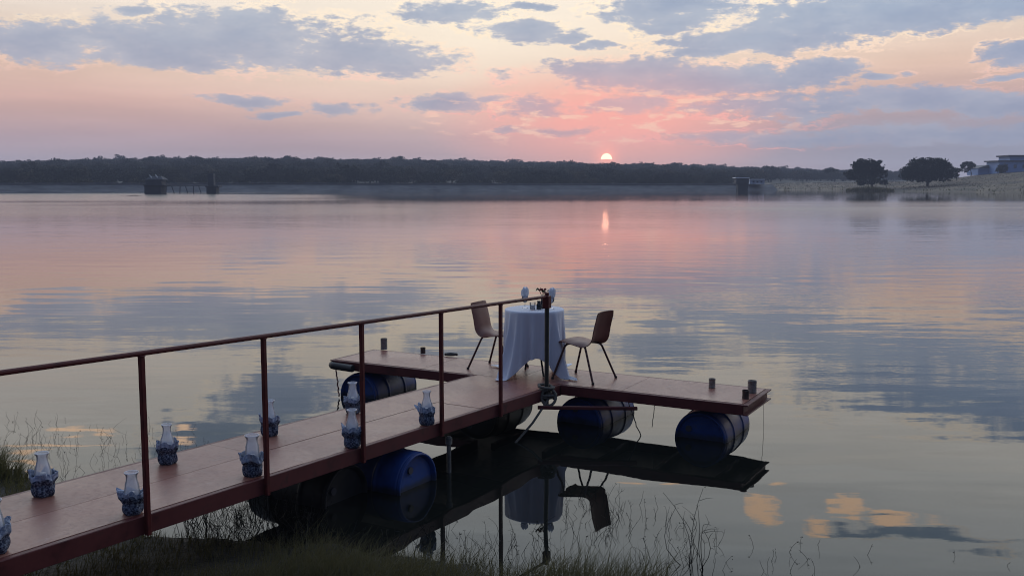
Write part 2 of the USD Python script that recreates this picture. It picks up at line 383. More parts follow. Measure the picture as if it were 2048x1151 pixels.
def glass_material(name, tint=(0.97, 0.98, 0.99), haze=0.06, ior=1.45):
    N = Nodes()
    fr = N.add('fresnel', {'IOR': ior}) + '.fac'
    tr = N.add('transparent_bsdf', {'color': tint}) + '.BSDF'
    gl = N.add('glossy_bsdf', {'color': (0.95, 0.96, 1.0), 'roughness': 0.03}) + '.BSDF'
    di = N.add('diffuse_bsdf', {'color': (0.8, 0.8, 0.82)}) + '.BSDF'
    a = N.add('mix_closure', {'fac': haze}, closure1=tr, closure2=di) + '.closure'
    b = N.add('mix_closure', {}, fac=N.math('multiply', fr, 1.0), closure1=a, closure2=gl) + '.closure'
    return N.build(f'/World/Looks/{name}', surface=b)


def print_material():
    """Indigo cotton with a small pale print."""
    N = Nodes()
    o = N.add('texture_coordinate') + '.object'
    v = N.add('voronoi_texture', {'scale': 58.0, 'randomness': 0.75}, vector=o)
    w = N.add('voronoi_texture', {'scale': 36.0, 'randomness': 1.0, 'feature': 'distance_to_edge'}, vector=o)
    dots = N.rng(f'{v}.distance', 0.50, 0.28)
    lines = N.rng(f'{w}.distance', 0.10, 0.03, 0.0, 0.8)
    c = N.mix(N.math('maximum', N.math('multiply', dots, 0.75), N.math('multiply', lines, 0.6)), (0.028, 0.036, 0.066), (0.24, 0.28, 0.36))
    p = N.add('principled_bsdf', {'roughness': 0.9, 'specular_ior_level': 0.2}, base_color=c) + '.BSDF'
    return N.build('/World/Looks/printed_cotton', surface=p)


def woodland_material():
    N = Nodes()
    c = N.ramp(N.add('object_info') + '.random', [(0, (0.012, 0.016, 0.010)), (0.5, (0.026, 0.030, 0.016)), (0.8, (0.040, 0.040, 0.022)), (1, (0.085, 0.070, 0.038))])
    p = N.add('principled_bsdf', {'roughness': 0.85, 'specular_ior_level': 0.2}, base_color=c) + '.BSDF'
    return N.build('/World/Looks/woodland_leaves', surface=p)


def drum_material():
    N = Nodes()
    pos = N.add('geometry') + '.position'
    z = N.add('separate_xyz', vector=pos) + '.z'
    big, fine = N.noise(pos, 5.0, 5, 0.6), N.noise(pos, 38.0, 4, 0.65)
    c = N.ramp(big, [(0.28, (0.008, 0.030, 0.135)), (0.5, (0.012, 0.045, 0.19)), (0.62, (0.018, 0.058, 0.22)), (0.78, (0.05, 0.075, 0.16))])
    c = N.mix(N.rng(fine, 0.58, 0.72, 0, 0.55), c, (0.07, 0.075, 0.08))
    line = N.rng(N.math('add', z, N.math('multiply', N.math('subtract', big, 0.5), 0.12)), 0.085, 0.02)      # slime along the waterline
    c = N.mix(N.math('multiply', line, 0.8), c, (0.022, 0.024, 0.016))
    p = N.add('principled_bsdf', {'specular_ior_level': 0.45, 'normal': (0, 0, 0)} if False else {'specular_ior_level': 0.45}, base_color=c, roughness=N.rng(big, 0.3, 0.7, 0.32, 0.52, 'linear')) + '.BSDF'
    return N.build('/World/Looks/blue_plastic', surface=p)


DOCK_ANGLE = math.radians(-31.575)
M = dict(
    deck=deck_material(),
    beam=pbr('beam_paint', (0.1, 0.02, 0.02), 0.5, [(0.25, (0.036, 0.010, 0.010)), (0.42, (0.085, 0.018, 0.018)), (0.58, (0.105, 0.022, 0.021)), (0.72, (0.050, 0.018, 0.015))], 5.0, 0.0006, 60, rvary=0.1, spec=0.35),
    rail=pbr('rail_paint', (0.09, 0.02, 0.02), 0.42, [(0.3, (0.055, 0.011, 0.010)), (0.55, (0.105, 0.019, 0.017)), (0.72, (0.060, 0.020, 0.014))], 9.0, 0.0004, 80, spec=0.25),
    post_shading=pbr('shading_toned_post', (0.02, 0.02, 0.016), 0.5, [(0.3, (0.014, 0.016, 0.012)), (0.65, (0.032, 0.030, 0.022)), (0.8, (0.07, 0.025, 0.02))], 12.0),  # shading on the end post, put into its colour
    blue=drum_material(),
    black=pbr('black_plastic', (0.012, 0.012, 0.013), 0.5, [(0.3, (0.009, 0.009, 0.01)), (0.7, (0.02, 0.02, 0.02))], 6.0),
    bung=pbr('bung_plastic', (0.05, 0.05, 0.06), 0.5),
    cloth=pbr('white_cotton', (0.62, 0.65, 0.72), 0.9, None, bump=0.0006, bscale=260, spec=0.2, sheen=0.15),
    napkin=pbr('napkin_linen', (0.74, 0.76, 0.8), 0.9, None, bump=0.0005, bscale=300, spec=0.2),
    chair=pbr('brown_plastic', (0.16, 0.062, 0.046), 0.45, [(0.3, (0.135, 0.052, 0.038)), (0.7, (0.18, 0.072, 0.054))], 7.0, rvary=0.06, space='object', spec=0.35),
    leg=pbr('brown_metal', (0.075, 0.035, 0.03), 0.35, metal=0.35),
    table_leg=pbr('dark_metal', (0.03, 0.028, 0.028), 0.4, metal=0.5),
    wood=pbr('table_wood', (0.2, 0.14, 0.09), 0.6, bump=0.0004),
    tin=pbr('tin', (0.22, 0.20, 0.18), 0.42, [(0.3, (0.14, 0.12, 0.10)), (0.6, (0.30, 0.28, 0.26)), (0.75, (0.16, 0.09, 0.06))], 30.0, metal=0.6, space='object'),
    rusty_tin=pbr('rusty_tin', (0.08, 0.05, 0.04), 0.6, [(0.3, (0.035, 0.028, 0.026)), (0.7, (0.10, 0.055, 0.04))], 30.0, metal=0.3, space='object'),
    rope=pbr('old_rope', (0.10, 0.095, 0.08), 0.95, [(0.3, (0.06, 0.055, 0.045)), (0.7, (0.15, 0.14, 0.12))], 60.0, 0.002, 160),
    wire=pbr('tie_wire', (0.10, 0.085, 0.07), 0.6, metal=0.4),
    pipe=pbr('galvanised_pipe', (0.20, 0.20, 0.19), 0.5, [(0.3, (0.10, 0.095, 0.085)), (0.7, (0.26, 0.26, 0.25))], 15.0, metal=0.4),
    glass=glass_material('lamp_glass', haze=0.30, ior=1.22),
    clear=glass_material('clear_glass', haze=0.05),
    printed=print_material(),
    lining=pbr('faded_cotton', (0.26, 0.32, 0.45), 0.9, [(0.35, (0.14, 0.18, 0.28)), (0.65, (0.42, 0.48, 0.58))], 60.0, space='object'),
    wax=pbr('candle_wax', (0.7, 0.68, 0.62), 0.5),
    sand=pbr('lamp_sand', (0.45, 0.40, 0.33), 0.9),
    mud=pbr('bank_mud', (0.04, 0.033, 0.025), 0.8, [(0.3, (0.009, 0.008, 0.006)), (0.5, (0.017, 0.014, 0.010)), (0.7, (0.028, 0.024, 0.014))], 1.8, 0.03, 9.0),
    grass=leaf_material('bank_grass', [(0, (0.085, 0.076, 0.032)), (0.35, (0.16, 0.135, 0.062)), (0.7, (0.25, 0.20, 0.105)), (1, (0.38, 0.30, 0.18))]),
    green_grass=leaf_material('green_grass', [(0, (0.09, 0.082, 0.03)), (0.5, (0.16, 0.14, 0.06)), (1, (0.30, 0.24, 0.13))]),
    weed=leaf_material('water_weed', [(0, (0.018, 0.016, 0.012)), (0.6, (0.04, 0.034, 0.024)), (1, (0.09, 0.07, 0.045))], 0.1),
    reed=leaf_material('yellow_reed', [(0, (0.08, 0.068, 0.025)), (1, (0.18, 0.14, 0.06))]),
    headland_grass=leaf_material('headland_grass', [(0, (0.035, 0.029, 0.015)), (0.6, (0.058, 0.046, 0.026)), (1, (0.09, 0.070, 0.040))]),
    bush=leaf_material('bush_leaves', [(0, (0.012, 0.016, 0.008)), (0.6, (0.024, 0.030, 0.014)), (1, (0.045, 0.050, 0.022))], 0.2),
    wood_leaves=woodland_material(),
    bark=pbr('bark', (0.04, 0.032, 0.025), 0.9, bump=0.02, bscale=6),
    hill=pbr('hill_ground', (0.05, 0.045, 0.03), 0.95, [(0.3, (0.03, 0.03, 0.018)), (0.6, (0.055, 0.05, 0.03)), (0.75, (0.12, 0.10, 0.06))], 0.05),
    dry=pbr('dry_grass_ground', (0.17, 0.14, 0.085), 0.95, [(0.30, (0.024, 0.021, 0.011)), (0.42, (0.050, 0.039, 0.021)), (0.52, (0.080, 0.061, 0.033)), (0.62, (0.13, 0.098, 0.054)), (0.8, (0.036, 0.031, 0.016))], 0.10, detail=7, stretch=(1, 1, 4)),
    stone=pbr('dam_stone', (0.2, 0.2, 0.2), 0.9, [(0.3, (0.075, 0.073, 0.072)), (0.5, (0.13, 0.127, 0.122)), (0.7, (0.19, 0.18, 0.17))], 0.35, 0.2, 1.5, detail=8, stretch=(0.5, 0.5, 3)),
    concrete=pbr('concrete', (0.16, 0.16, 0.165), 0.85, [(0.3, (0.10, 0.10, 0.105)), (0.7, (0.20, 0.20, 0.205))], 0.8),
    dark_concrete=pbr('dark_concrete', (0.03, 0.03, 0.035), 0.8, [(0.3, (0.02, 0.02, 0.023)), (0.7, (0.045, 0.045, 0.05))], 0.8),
    pale_roof=pbr('pale_roof', (0.62, 0.64, 0.66), 0.5),
    blue_wall=pbr('blue_wall', (0.16, 0.26, 0.50), 0.7, [(0.3, (0.14, 0.23, 0.46)), (0.7, (0.18, 0.29, 0.54))], 0.4),
    white_wall=pbr('pale_blue_wall', (0.40, 0.46, 0.58), 0.7),
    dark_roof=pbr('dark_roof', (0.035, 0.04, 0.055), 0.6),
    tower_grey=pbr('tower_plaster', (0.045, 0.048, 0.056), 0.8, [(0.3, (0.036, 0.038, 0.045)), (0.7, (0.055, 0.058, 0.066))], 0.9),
    pane=glass_material('window_pane', (0.25, 0.28, 0.32), 0.02),
    flower=pbr('red_petals', (0.22, 0.02, 0.02), 0.6), stem=pbr('flower_stem', (0.04, 0.06, 0.02), 0.6),
    bottle=pbr('dark_bottle', (0.012, 0.018, 0.022), 0.1),
)

# ------------------------------------------------------------------ the setting: water, bank, dam, hill, headland
W, WH = 650.0, 330.0
tag(obj('lake_water', (np.array([[-W, -8, 0], [W, -8, 0], [W, WH, 0], [-W, WH, 0]], float), np.array([[0, 1, 2, 3]])), water_material()), kind='structure')

SHORE_X = np.array([-60, -14, -8, -5.2, -4.3, -3.7, -3.1, -2.5, -1.52, -0.5, 0.25, 1.2, 3, 8, 30, 60, 200], float)
SHORE_Y = np.array([60, 17, 11.5, 9.3, 8.75, 8.15, 7.55, 7.22, 7.10, 6.80, 6.52, 6.2, 5.7, 5.0, 3, 1, -4], float)
DA, DN = np.array([-math.sin(DOCK_ANGLE), math.cos(DOCK_ANGLE)]), np.array([math.cos(DOCK_ANGLE), math.sin(DOCK_ANGLE)])      # along the walkway, and across it to the right
O = np.array([0.0066, 11.030, 0.0])                    # where the middle of the walkway meets the platform
RAMP = 0.021                                           # the walkway climbs a little towards the bank


def bank_z(x, y):
    x, y = np.asarray(x, float), np.asarray(y, float)
    d = np.interp(x, SHORE_X, SHORE_Y) - y + 0.5 * (meshkit.noise(np.stack([x * 0.9, y * 0.9, x * 0], -1), 3) - 0.5) * (np.abs(y) < 40)
    h = np.where(d > 0, 0.07 * d + 0.012 * d * d, 0.16 * d)
    h = np.where(d > 12, 2.57 + (d - 12) * 0.02, h)
    t = np.abs((x - O[0]) * DN[0] + (y - O[1]) * DN[1]); s = (x - O[0]) * DA[0] + (y - O[1]) * DA[1]
    near = np.maximum(t - 0.75, 0) + np.maximum(s, 0) + np.maximum(-8.6 - s, 0)
    h = np.minimum(h, 0.22 + 0.4 * near)
    h = h + 0.05 * (meshkit.fbm(np.stack([x * 3, y * 3, x * 0], -1), 3, 5) - 0.5) * (np.abs(y) < 40)
    return np.maximum(h, -0.9)


gx = np.concatenate([[-640, -400, -220, -120, -70, -40, -25, -16], np.arange(-10, 6.01, 0.14), [8, 11, 16, 25, 40, 70, 120, 220, 400, 640]])
gy = np.concatenate([[-640, -400, -200, -100, -50, -25, -12, -6, -3, -1], np.arange(0, 12.01, 0.14), [14, 18, 26, 40, 60]])
GX, GY = np.meshgrid(gx, gy, indexing='ij')
tag(obj('grassy_bank', grid(np.stack([GX, GY, bank_z(GX, GY)], -1)), M['mud'], smooth=True), kind='structure')

# the dam: a long low wall of stone, sloping into the water
D0, D1 = np.array([-114.0, 222.0]), np.array([66.0, 289.0])
dam_dir = (D1 - D0) / np.linalg.norm(D1 - D0); dam_n = np.array([-dam_dir[1], dam_dir[0]])      # away from the camera
def dam_pt(u, off, z): q = D0 + dam_dir * u + dam_n * off; return [q[0], q[1], z]
us = np.linspace(-260, 205, 156)
prof = [(-1.5, -0.6), (0.0, 0.02), (1.5, 0.85), (2.7, 1.55), (3.4, 1.90), (3.5, 2.02), (7.2, 2.02), (7.4, 1.9), (14, -1.0)]
DP = np.array([[dam_pt(u, o, z - 0.35 * max(0, (u - 60) / 145) * (z > 0)) for o, z in prof] for u in us])
nz = meshkit.noise(DP * [0.6, 0.6, 2.0], 4)[..., None] - 0.5
DP[:, 1:5] += nz[:, 1:5] * np.array([0.5, 0.5, 0.30])
dam = thing('dam_wall', 'long low grey stone dam wall running across the far side of the lake', 'dam')
obj('stone_facing', grid(DP[:, ::-1]), M['stone'], dam)
obj('coping', cat(*[trimesh.Trimesh(np.array([dam_pt(u0, o, z - 0.35 * max(0, (u0 - 60) / 145)) for u0 in (a, b) for o in (3.2, 4.1) for z in (2.03, 2.25)]), trimesh.creation.box().faces) for a, b in zip(us[:-1:3], us[3::3] - 0.06)]), M['concrete'], dam)

# the wooded ridge behind the dam
CREST_PX = np.array([-900, -300, 0, 200, 400, 650, 1000, 1213, 1400, 1550, 1690, 1850, 2048, 2500, 3200]); CREST_UP = np.array([16, 26, 32, 37, 41, 42, 39.0, 36, 32, 28, 24, 20, 18, 16, 14])
RIDGE = 620.0
def hill_z(x, y):
    d = (x - D0[0]) * dam_n[0] + (y - D0[1]) * dam_n[1]
    px = 1024 + x / np.maximum(y, 1) * FOCAL
    crest = EYE + np.interp(px, CREST_PX, CREST_UP) / FOCAL * RIDGE - 4.5
    k = np.clip((d - 10) / (RIDGE - 300), 0, 1); k = k * k * (3 - 2 * k)
    return np.where(d < 6, -1.5, 0.4 + (crest - 0.4) * (0.55 * np.clip((d - 10) / 330, 0, 1) + 0.45 * k)) + 0.6 * (meshkit.noise(np.stack([x * 0.03, y * 0.03, x * 0], -1), 9) - 0.5)
hx, hy = np.linspace(-620, 620, 125), np.linspace(150, 900, 90)
HX, HY = np.meshgrid(hx, hy, indexing='ij')
tag(obj('hills', grid(np.stack([HX, HY, hill_z(HX, HY)], -1)), M['hill'], smooth=True), kind='structure')

# the grassy headland on the right
HEAD_PX = np.array([1500, 1560, 1700, 1800, 1900, 2048, 2300, 2800]); HEAD_Y = np.array([310, 297, 272, 260, 250, 222, 180, 120.0])
TOP_PX = np.array([1500, 1560, 1650, 1750, 1850, 1900, 1950, 2048, 2300, 2800]); TOP_UP = np.array([-9, -5, -4, -3, 0, 5, 11, 17, 22, 26.0])
def head_z(x, y):
    px = 1024 + x / np.maximum(y, 1) * FOCAL
    d = y - np.interp(px, HEAD_PX, HEAD_Y)
    top = EYE + np.interp(px, TOP_PX, TOP_UP) / FOCAL * 350
    k = np.clip(d / 85, 0, 1)
    z = np.where(d < 0, 0.12 * d, top * (0.35 * np.clip(d / 12, 0, 1) ** 0.7 * np.minimum(1, 1.6 / np.maximum(top * 0.35, 0.1)) + k * k * (3 - 2 * k)) / (1 + 0.35 * np.minimum(1, 1.6 / np.maximum(top * 0.35, 0.1))))
    z = z + np.where(d > 2, 0.35, 0.1) * (meshkit.fbm(np.stack([x * 0.08, y * 0.08, x * 0], -1), 3, 11) - 0.5)
    return np.where(px < 1500, -1.2, np.maximum(z, -1.2))
ax, ay = np.linspace(60, 480, 150), np.linspace(110, 460, 150)
AX, AY = np.meshgrid(ax, ay, indexing='ij')
tag(obj('headland', grid(np.stack([AX, AY, head_z(AX, AY)], -1)), M['dry'], smooth=True), kind='structure')


# ------------------------------------------------------------------ woodland and trees
def quads(c, n, size, r):
    """Leaf-sized quads at the centres c, with random tilt."""
    k = len(c); a = r.normal(size=(k, 3)); a /= np.linalg.norm(a, axis=1, keepdims=True)
    b = np.cross(a, r.normal(size=(k, 3))); b /= np.linalg.norm(b, axis=1, keepdims=True)
    s = (size * r.uniform(0.6, 1.3, k))[:, None]
    v = np.stack([c - a * s - b * s * 0.5, c + a * s * 0.2 - b * s * 0.6, c + a * s + b * s * 0.1, c - a * s * 0.1 + b * s * 0.6], 1).reshape(-1, 3)
    i = np.arange(k)[:, None] * 4
    return trimesh.Trimesh(v, np.vstack([i + [0, 1, 2], i + [0, 2, 3]]), process=False)


def crown_points(lobes, n, r, shell=0.45):
    vol = np.array([a * b * c for _, (a, b, c) in lobes]); pick = r.choice(len(lobes), n, p=vol / vol.sum())
    d = r.normal(size=(n, 3)); d /= np.linalg.norm(d, axis=1, keepdims=True)
    rad = shell + (1 - shell) * r.uniform(0, 1, n) ** 0.6
    c = np.array([l[0] for l in lobes])[pick]; s = np.array([l[1] for l in lobes])[pick]
    p = c + d * s * rad[:, None]
    keep = meshkit.noise(p * 0.9 + 31, 2) > 0.40
    return p[keep]


protos, wr = [], np.random.default_rng(21)
wood = UsdGeom.PointInstancer.Define(stage, '/World/woodland')
tag(wood.GetPrim(), 'dark bushveld woodland covering the whole ridge behind the dam', 'woodland', kind='stuff')
for k in range(5):
    lobes = [((0, 0, 2.6), (2.4, 2.4, 1.5))] + [((wr.uniform(-1.8, 1.8), wr.uniform(-1.8, 1.8), wr.uniform(1.6, 3.4)), (wr.uniform(0.9, 1.6),) * 2 + (wr.uniform(0.6, 1.2),)) for _ in range(5)]
    m = cat(quads(crown_points(lobes, 900, wr), 0, 0.27, wr), tube([(0, 0, -0.5), (0.1, 0, 1.2), (0, 0.1, 2.6)], [0.22, 0.16, 0.08], 5))
    p = usdkit.mesh(stage, f'/World/woodland/bush_{k:03d}', m, M['wood_leaves']); protos.append(p.GetPath())
wood.CreatePrototypesRel().SetTargets(protos)
n = 15000
wx, wy = wr.uniform(-420, 420, n), wr.uniform(225, 760, n)
dd = (wx - D0[0]) * dam_n[0] + (wy - D0[1]) * dam_n[1]
dens = meshkit.noise(np.stack([wx * 0.02, wy * 0.02, wx * 0], -1), 14)
ok = (dd > 13) & (np.abs(wx / wy) < 0.62) & (wr.uniform(0, 1, n) < np.where(dd < 40, 0.35 + dens * 0.6, 0.45 + 0.8 * dens))
hz_ = head_z(wx, wy); ok &= ~((hz_ > 0.2) & (hz_ > hill_z(wx, wy) - 0.5))
wx, wy, dd = wx[ok], wy[ok], dd[ok]
sc = wr.uniform(0.7, 1.25, len(wx)) * np.where(dd < 45, 0.55, 1.0) * np.where(wr.uniform(0, 1, len(wx)) < 0.05, 1.3, 1.0)
wood.CreatePositionsAttr(Vt.Vec3fArray.FromNumpy(np.stack([wx, wy, hill_z(wx, wy) - 0.2], -1).astype(np.float32)))
wood.CreateProtoIndicesAttr(Vt.IntArray.FromNumpy(wr.integers(0, 5, len(wx)).astype(np.int32)))
wood.CreateScalesAttr(Vt.Vec3fArray.FromNumpy(np.stack([sc * wr.uniform(0.9, 1.3, len(wx)), sc * wr.uniform(0.9, 1.3, len(wx)), sc], -1).astype(np.float32)))
ang = wr.uniform(0, 2 * PI, len(wx))
wood.CreateOrientationsAttr(Vt.QuathArray([Gf.Quath(float(math.cos(a / 2)), 0, 0, float(math.sin(a / 2))) for a in ang]))


def tree(name, label, cat_, u, v_base, Y, lobes_px, n, size, trunk_r, seed, mat='bush', trunk_to=None):
    """A tree at the photograph's column u; lobes_px: (u, v, half width, half height) of its masses of foliage, in pixels of the photograph at its distance."""
    r = np.random.default_rng(seed); k = Y / FOCAL
    x0 = (u - 1024) * k; z0 = max(head_z(np.array([x0]), np.array([Y]))[0], hill_z(np.array([x0]), np.array([Y]))[0] if head_z(np.array([x0]), np.array([Y]))[0] < 0 else -9)
    t = thing(name, label, cat_, (x0, Y, z0))
    L = []
    for lu, lv, hw, hh in lobes_px:
        c = atY(lu, lv, Y) - [x0, Y, z0]
        L.append(((c[0], r.uniform(-0.3, 0.3) * hw * k, c[2]), (hw * k, hw * k * 0.9, hh * k)))
    top = np.array(L[0][0])
    obj('trunk', cat(tube([(0, 0, -0.4), (0.15, 0, top[2] * 0.3), (top[0] * 0.3, 0, top[2] * 0.65), tuple(top)], [trunk_r, trunk_r * 0.85, trunk_r * 0.6, trunk_r * 0.2], 7),
                     *[tube([(0.1, 0, top[2] * 0.25), ((c[0]) * 0.5, c[1] * 0.5, c[2] * 0.55), c], [trunk_r * 0.55, trunk_r * 0.35, 0.04], 6) for c, _ in L[1:]]), M['bark'], t)
    L2 = list(L)
    for c, s in L:
        for _ in range(5):
            d = r.normal(size=3); d[2] = abs(d[2]) * 0.8; d /= np.linalg.norm(d)
            L2.append((tuple(np.array(c) + d * np.array(s) * 0.8), tuple(np.array(s) * r.uniform(0.22, 0.4))))
    obj('crown', quads(crown_points(L2, n, r, 0.3), 0, size, r), M[mat], t)
    return t


tree('bushy_tree', 'dark bushy tree at the water with a lopsided crown, left of the wide domed tree', 'tree', 1740, 372, 284,
     [(1738, 336, 32, 19), (1712, 349, 26, 12), (1755, 345, 22, 15), (1725, 328, 20, 11)], 5200, 0.36, 0.3, 31)
tree('domed_tree', 'widest dark domed tree on the headland with its trunk showing below', 'tree', 1850, 373, 282,
     [(1853, 338, 46, 23), (1825, 347, 28, 16), (1885, 347, 32, 16), (1872, 330, 28, 14), (1848, 354, 30, 10)], 8800, 0.36, 0.4, 32)
tree('small_tree', 'small pale grey-green tree between the domed tree and the buildings', 'tree', 1936, 350, 335, [(1936, 331, 15, 8), (1930, 338, 11, 7)], 1100, 0.30, 0.15, 33)
tree('round_bush', 'round bush standing in front of the blue building', 'tree', 2004, 347, 330, [(2004, 336, 11, 9), (2000, 341, 8, 6)], 900, 0.30, 0.12, 34)
tree('low_bush', 'low dark bush under the right side of the two-lobed tree', 'bush', 1768, 372, 279, [(1768, 365, 9, 6)], 500, 0.28, 0.1, 35)
tree('grey_bush', 'low grey bush at the foot of the two-lobed tree', 'bush', 1733, 372, 278, [(1733, 362, 24, 8), (1720, 366, 12, 5)], 1300, 0.28, 0.1, 36)
tree('far_bush', 'small bush on the crest beside the right-hand end of the ridge', 'bush', 1665, 350, 420, [(1665, 341, 14, 4), (1655, 343, 9, 3)], 500, 0.4, 0.12, 37)
tree('edge_bush', 'low bush between the two large dark trees and the small pale tree', 'bush', 1908, 360, 300, [(1908, 345, 14, 9), (1915, 341, 8, 6)], 900, 0.3, 0.12, 38)

# yellow reeds at the water's edge under the trees, and grass on the headland
def blades(base, height, width, lean, r, seg=3):
    """Grass blades: base (n, 3), height (n), lean (n, 2) of the tip as a share of the height."""
    k = len(base); a = r.uniform(0, 2 * PI, k); w = np.stack([np.cos(a), np.sin(a), np.zeros(k)], 1) * (width / 2)[:, None]
    rows = []
    for i in range(seg + 1):
        x = i / seg
        c = base + np.stack([lean[:, 0] * height * x ** 1.8, lean[:, 1] * height * x ** 1.8, height * x * (1 - 0.25 * x * np.linalg.norm(lean, axis=1))], 1)
        ww = w * (1 - x) ** 0.7 if i < seg else w * 0.06
        rows += [c - ww, c + ww]
    v = np.stack(rows, 1); m = v.shape[1]; o = np.arange(k)[:, None] * m; f = []
    for i in range(seg): f += [o + [2 * i, 2 * i + 1, 2 * i + 3], o + [2 * i, 2 * i + 3, 2 * i + 2]]
    return trimesh.Trimesh(v.reshape(-1, 3), np.vstack(f), process=False)


r = np.random.default_rng(41)
px = np.concatenate([r.uniform(1690, 1785, 700), r.uniform(1550, 2048, 90)])
Yr = np.interp(px, HEAD_PX, HEAD_Y) + r.uniform(-0.5, 3.5, len(px)); xr = (px - 1024) / FOCAL * Yr
hr = np.where(px < 1785, 1.2, 0.5) * r.uniform(0.5, 1.2, len(px)) * np.where((px > 1690) & (px < 1785), np.clip(1.2 - np.abs(px - 1735) / 60, 0.3, 1.2), 1)
tag(obj('shore_reeds', blades(np.stack([xr, Yr, np.maximum(head_z(xr, Yr), -0.1)], 1), hr, np.full(len(px), 0.18), r.normal(0, 0.2, (len(px), 2)), r), M['reed']),
    'yellowish reeds along the headland waterline below the dark trees', 'reeds', kind='stuff')
px = r.uniform(1540, 2060, 6000); Yr = np.interp(px, HEAD_PX, HEAD_Y) + r.uniform(2, 95, len(px)); xr = (px - 1024) / FOCAL * Yr
tag(obj('headland_grass', blades(np.stack([xr, Yr, head_z(xr, Yr) - 0.05], 1), r.uniform(0.12, 0.4, len(px)), np.full(len(px), 0.16), r.normal(0, 0.7, (len(px), 2)), r, 2), M['headland_grass']),
    'dry pale grass over the headland on the right', 'grass', kind='stuff')

# the evening haze over the lake
N = Nodes(); vol = N.add('principled_volume', {'color': (0.62, 0.68, 0.86), 'density': 0.0004, 'anisotropy': 0.2}) + '.volume'
tag(obj('haze', trimesh.creation.box([1400, 1620, 46]).apply_translation([0, 140, 20.2]), N.build('/World/Looks/haze', volume=vol)), kind='stuff', label='thin evening haze over the lake')

# ------------------------------------------------------------------ far structures
def pxbox(u0, u1, v0, v1, Y, depth, c=0.03):
    a, b = atY(u0, v1, Y), atY(u1, v0, Y)
    return a, b, cbox(b[0] - a[0], depth, b[2] - a[2], c)


def part_px(name, u0, u1, v0, v1, Y, depth, mat, parent, origin, back=0.0):
    a, b, m = pxbox(u0, u1, v0, v1, Y, depth)
    m.apply_translation([(a[0] + b[0]) / 2 - origin[0], Y + depth / 2 + back - origin[1], (a[2] + b[2]) / 2 - origin[2]])
    return obj(name, m, mat, parent)


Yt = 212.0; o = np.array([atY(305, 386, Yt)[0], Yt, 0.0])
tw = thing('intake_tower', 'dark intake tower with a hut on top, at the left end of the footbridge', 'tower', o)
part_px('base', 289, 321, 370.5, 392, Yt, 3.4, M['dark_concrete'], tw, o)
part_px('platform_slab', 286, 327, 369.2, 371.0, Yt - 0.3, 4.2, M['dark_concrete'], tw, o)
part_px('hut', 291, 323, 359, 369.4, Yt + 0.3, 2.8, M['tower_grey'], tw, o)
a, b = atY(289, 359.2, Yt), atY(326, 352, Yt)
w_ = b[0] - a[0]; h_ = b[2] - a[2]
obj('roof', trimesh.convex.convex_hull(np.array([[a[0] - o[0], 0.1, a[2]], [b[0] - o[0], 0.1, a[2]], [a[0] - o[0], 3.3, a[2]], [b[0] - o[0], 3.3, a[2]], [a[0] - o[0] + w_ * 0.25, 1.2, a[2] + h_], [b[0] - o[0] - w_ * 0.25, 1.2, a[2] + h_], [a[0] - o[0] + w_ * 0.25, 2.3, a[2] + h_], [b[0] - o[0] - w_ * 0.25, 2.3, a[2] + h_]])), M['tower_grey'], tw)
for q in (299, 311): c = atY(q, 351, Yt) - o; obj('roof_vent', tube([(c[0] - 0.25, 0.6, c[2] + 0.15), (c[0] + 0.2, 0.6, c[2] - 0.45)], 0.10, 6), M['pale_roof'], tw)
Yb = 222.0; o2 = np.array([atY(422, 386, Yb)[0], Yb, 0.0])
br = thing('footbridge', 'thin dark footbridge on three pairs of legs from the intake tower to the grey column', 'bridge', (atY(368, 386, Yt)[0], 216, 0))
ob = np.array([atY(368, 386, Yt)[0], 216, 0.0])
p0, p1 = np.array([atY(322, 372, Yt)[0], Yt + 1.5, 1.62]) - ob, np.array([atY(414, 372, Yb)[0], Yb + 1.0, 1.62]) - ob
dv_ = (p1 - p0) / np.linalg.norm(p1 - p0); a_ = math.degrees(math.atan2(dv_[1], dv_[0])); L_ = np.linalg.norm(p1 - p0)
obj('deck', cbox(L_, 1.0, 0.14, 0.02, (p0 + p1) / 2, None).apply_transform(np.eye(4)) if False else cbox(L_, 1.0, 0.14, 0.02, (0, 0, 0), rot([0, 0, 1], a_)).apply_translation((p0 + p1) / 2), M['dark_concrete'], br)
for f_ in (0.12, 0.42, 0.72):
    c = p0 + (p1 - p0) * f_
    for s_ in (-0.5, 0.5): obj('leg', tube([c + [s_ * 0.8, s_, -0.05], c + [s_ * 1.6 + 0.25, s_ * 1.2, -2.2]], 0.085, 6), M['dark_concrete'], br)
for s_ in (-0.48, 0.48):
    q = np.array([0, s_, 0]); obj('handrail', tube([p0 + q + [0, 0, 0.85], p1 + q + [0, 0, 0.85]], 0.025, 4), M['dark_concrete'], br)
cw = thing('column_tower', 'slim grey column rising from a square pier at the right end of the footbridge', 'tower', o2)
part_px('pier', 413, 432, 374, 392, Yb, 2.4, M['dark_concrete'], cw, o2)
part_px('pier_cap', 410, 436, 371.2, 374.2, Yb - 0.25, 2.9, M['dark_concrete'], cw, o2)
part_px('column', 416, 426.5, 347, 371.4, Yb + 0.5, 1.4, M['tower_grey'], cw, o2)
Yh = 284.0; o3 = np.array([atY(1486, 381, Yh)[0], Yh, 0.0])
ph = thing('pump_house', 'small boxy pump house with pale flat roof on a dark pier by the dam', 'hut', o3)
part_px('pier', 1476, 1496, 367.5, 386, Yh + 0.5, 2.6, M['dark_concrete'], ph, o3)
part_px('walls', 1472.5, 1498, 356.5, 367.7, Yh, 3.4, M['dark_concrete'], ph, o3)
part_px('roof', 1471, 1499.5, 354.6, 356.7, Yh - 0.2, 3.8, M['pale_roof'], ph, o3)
Yl = 292.0; o4 = np.array([atY(1513, 368, Yl)[0], Yl, 1.6])
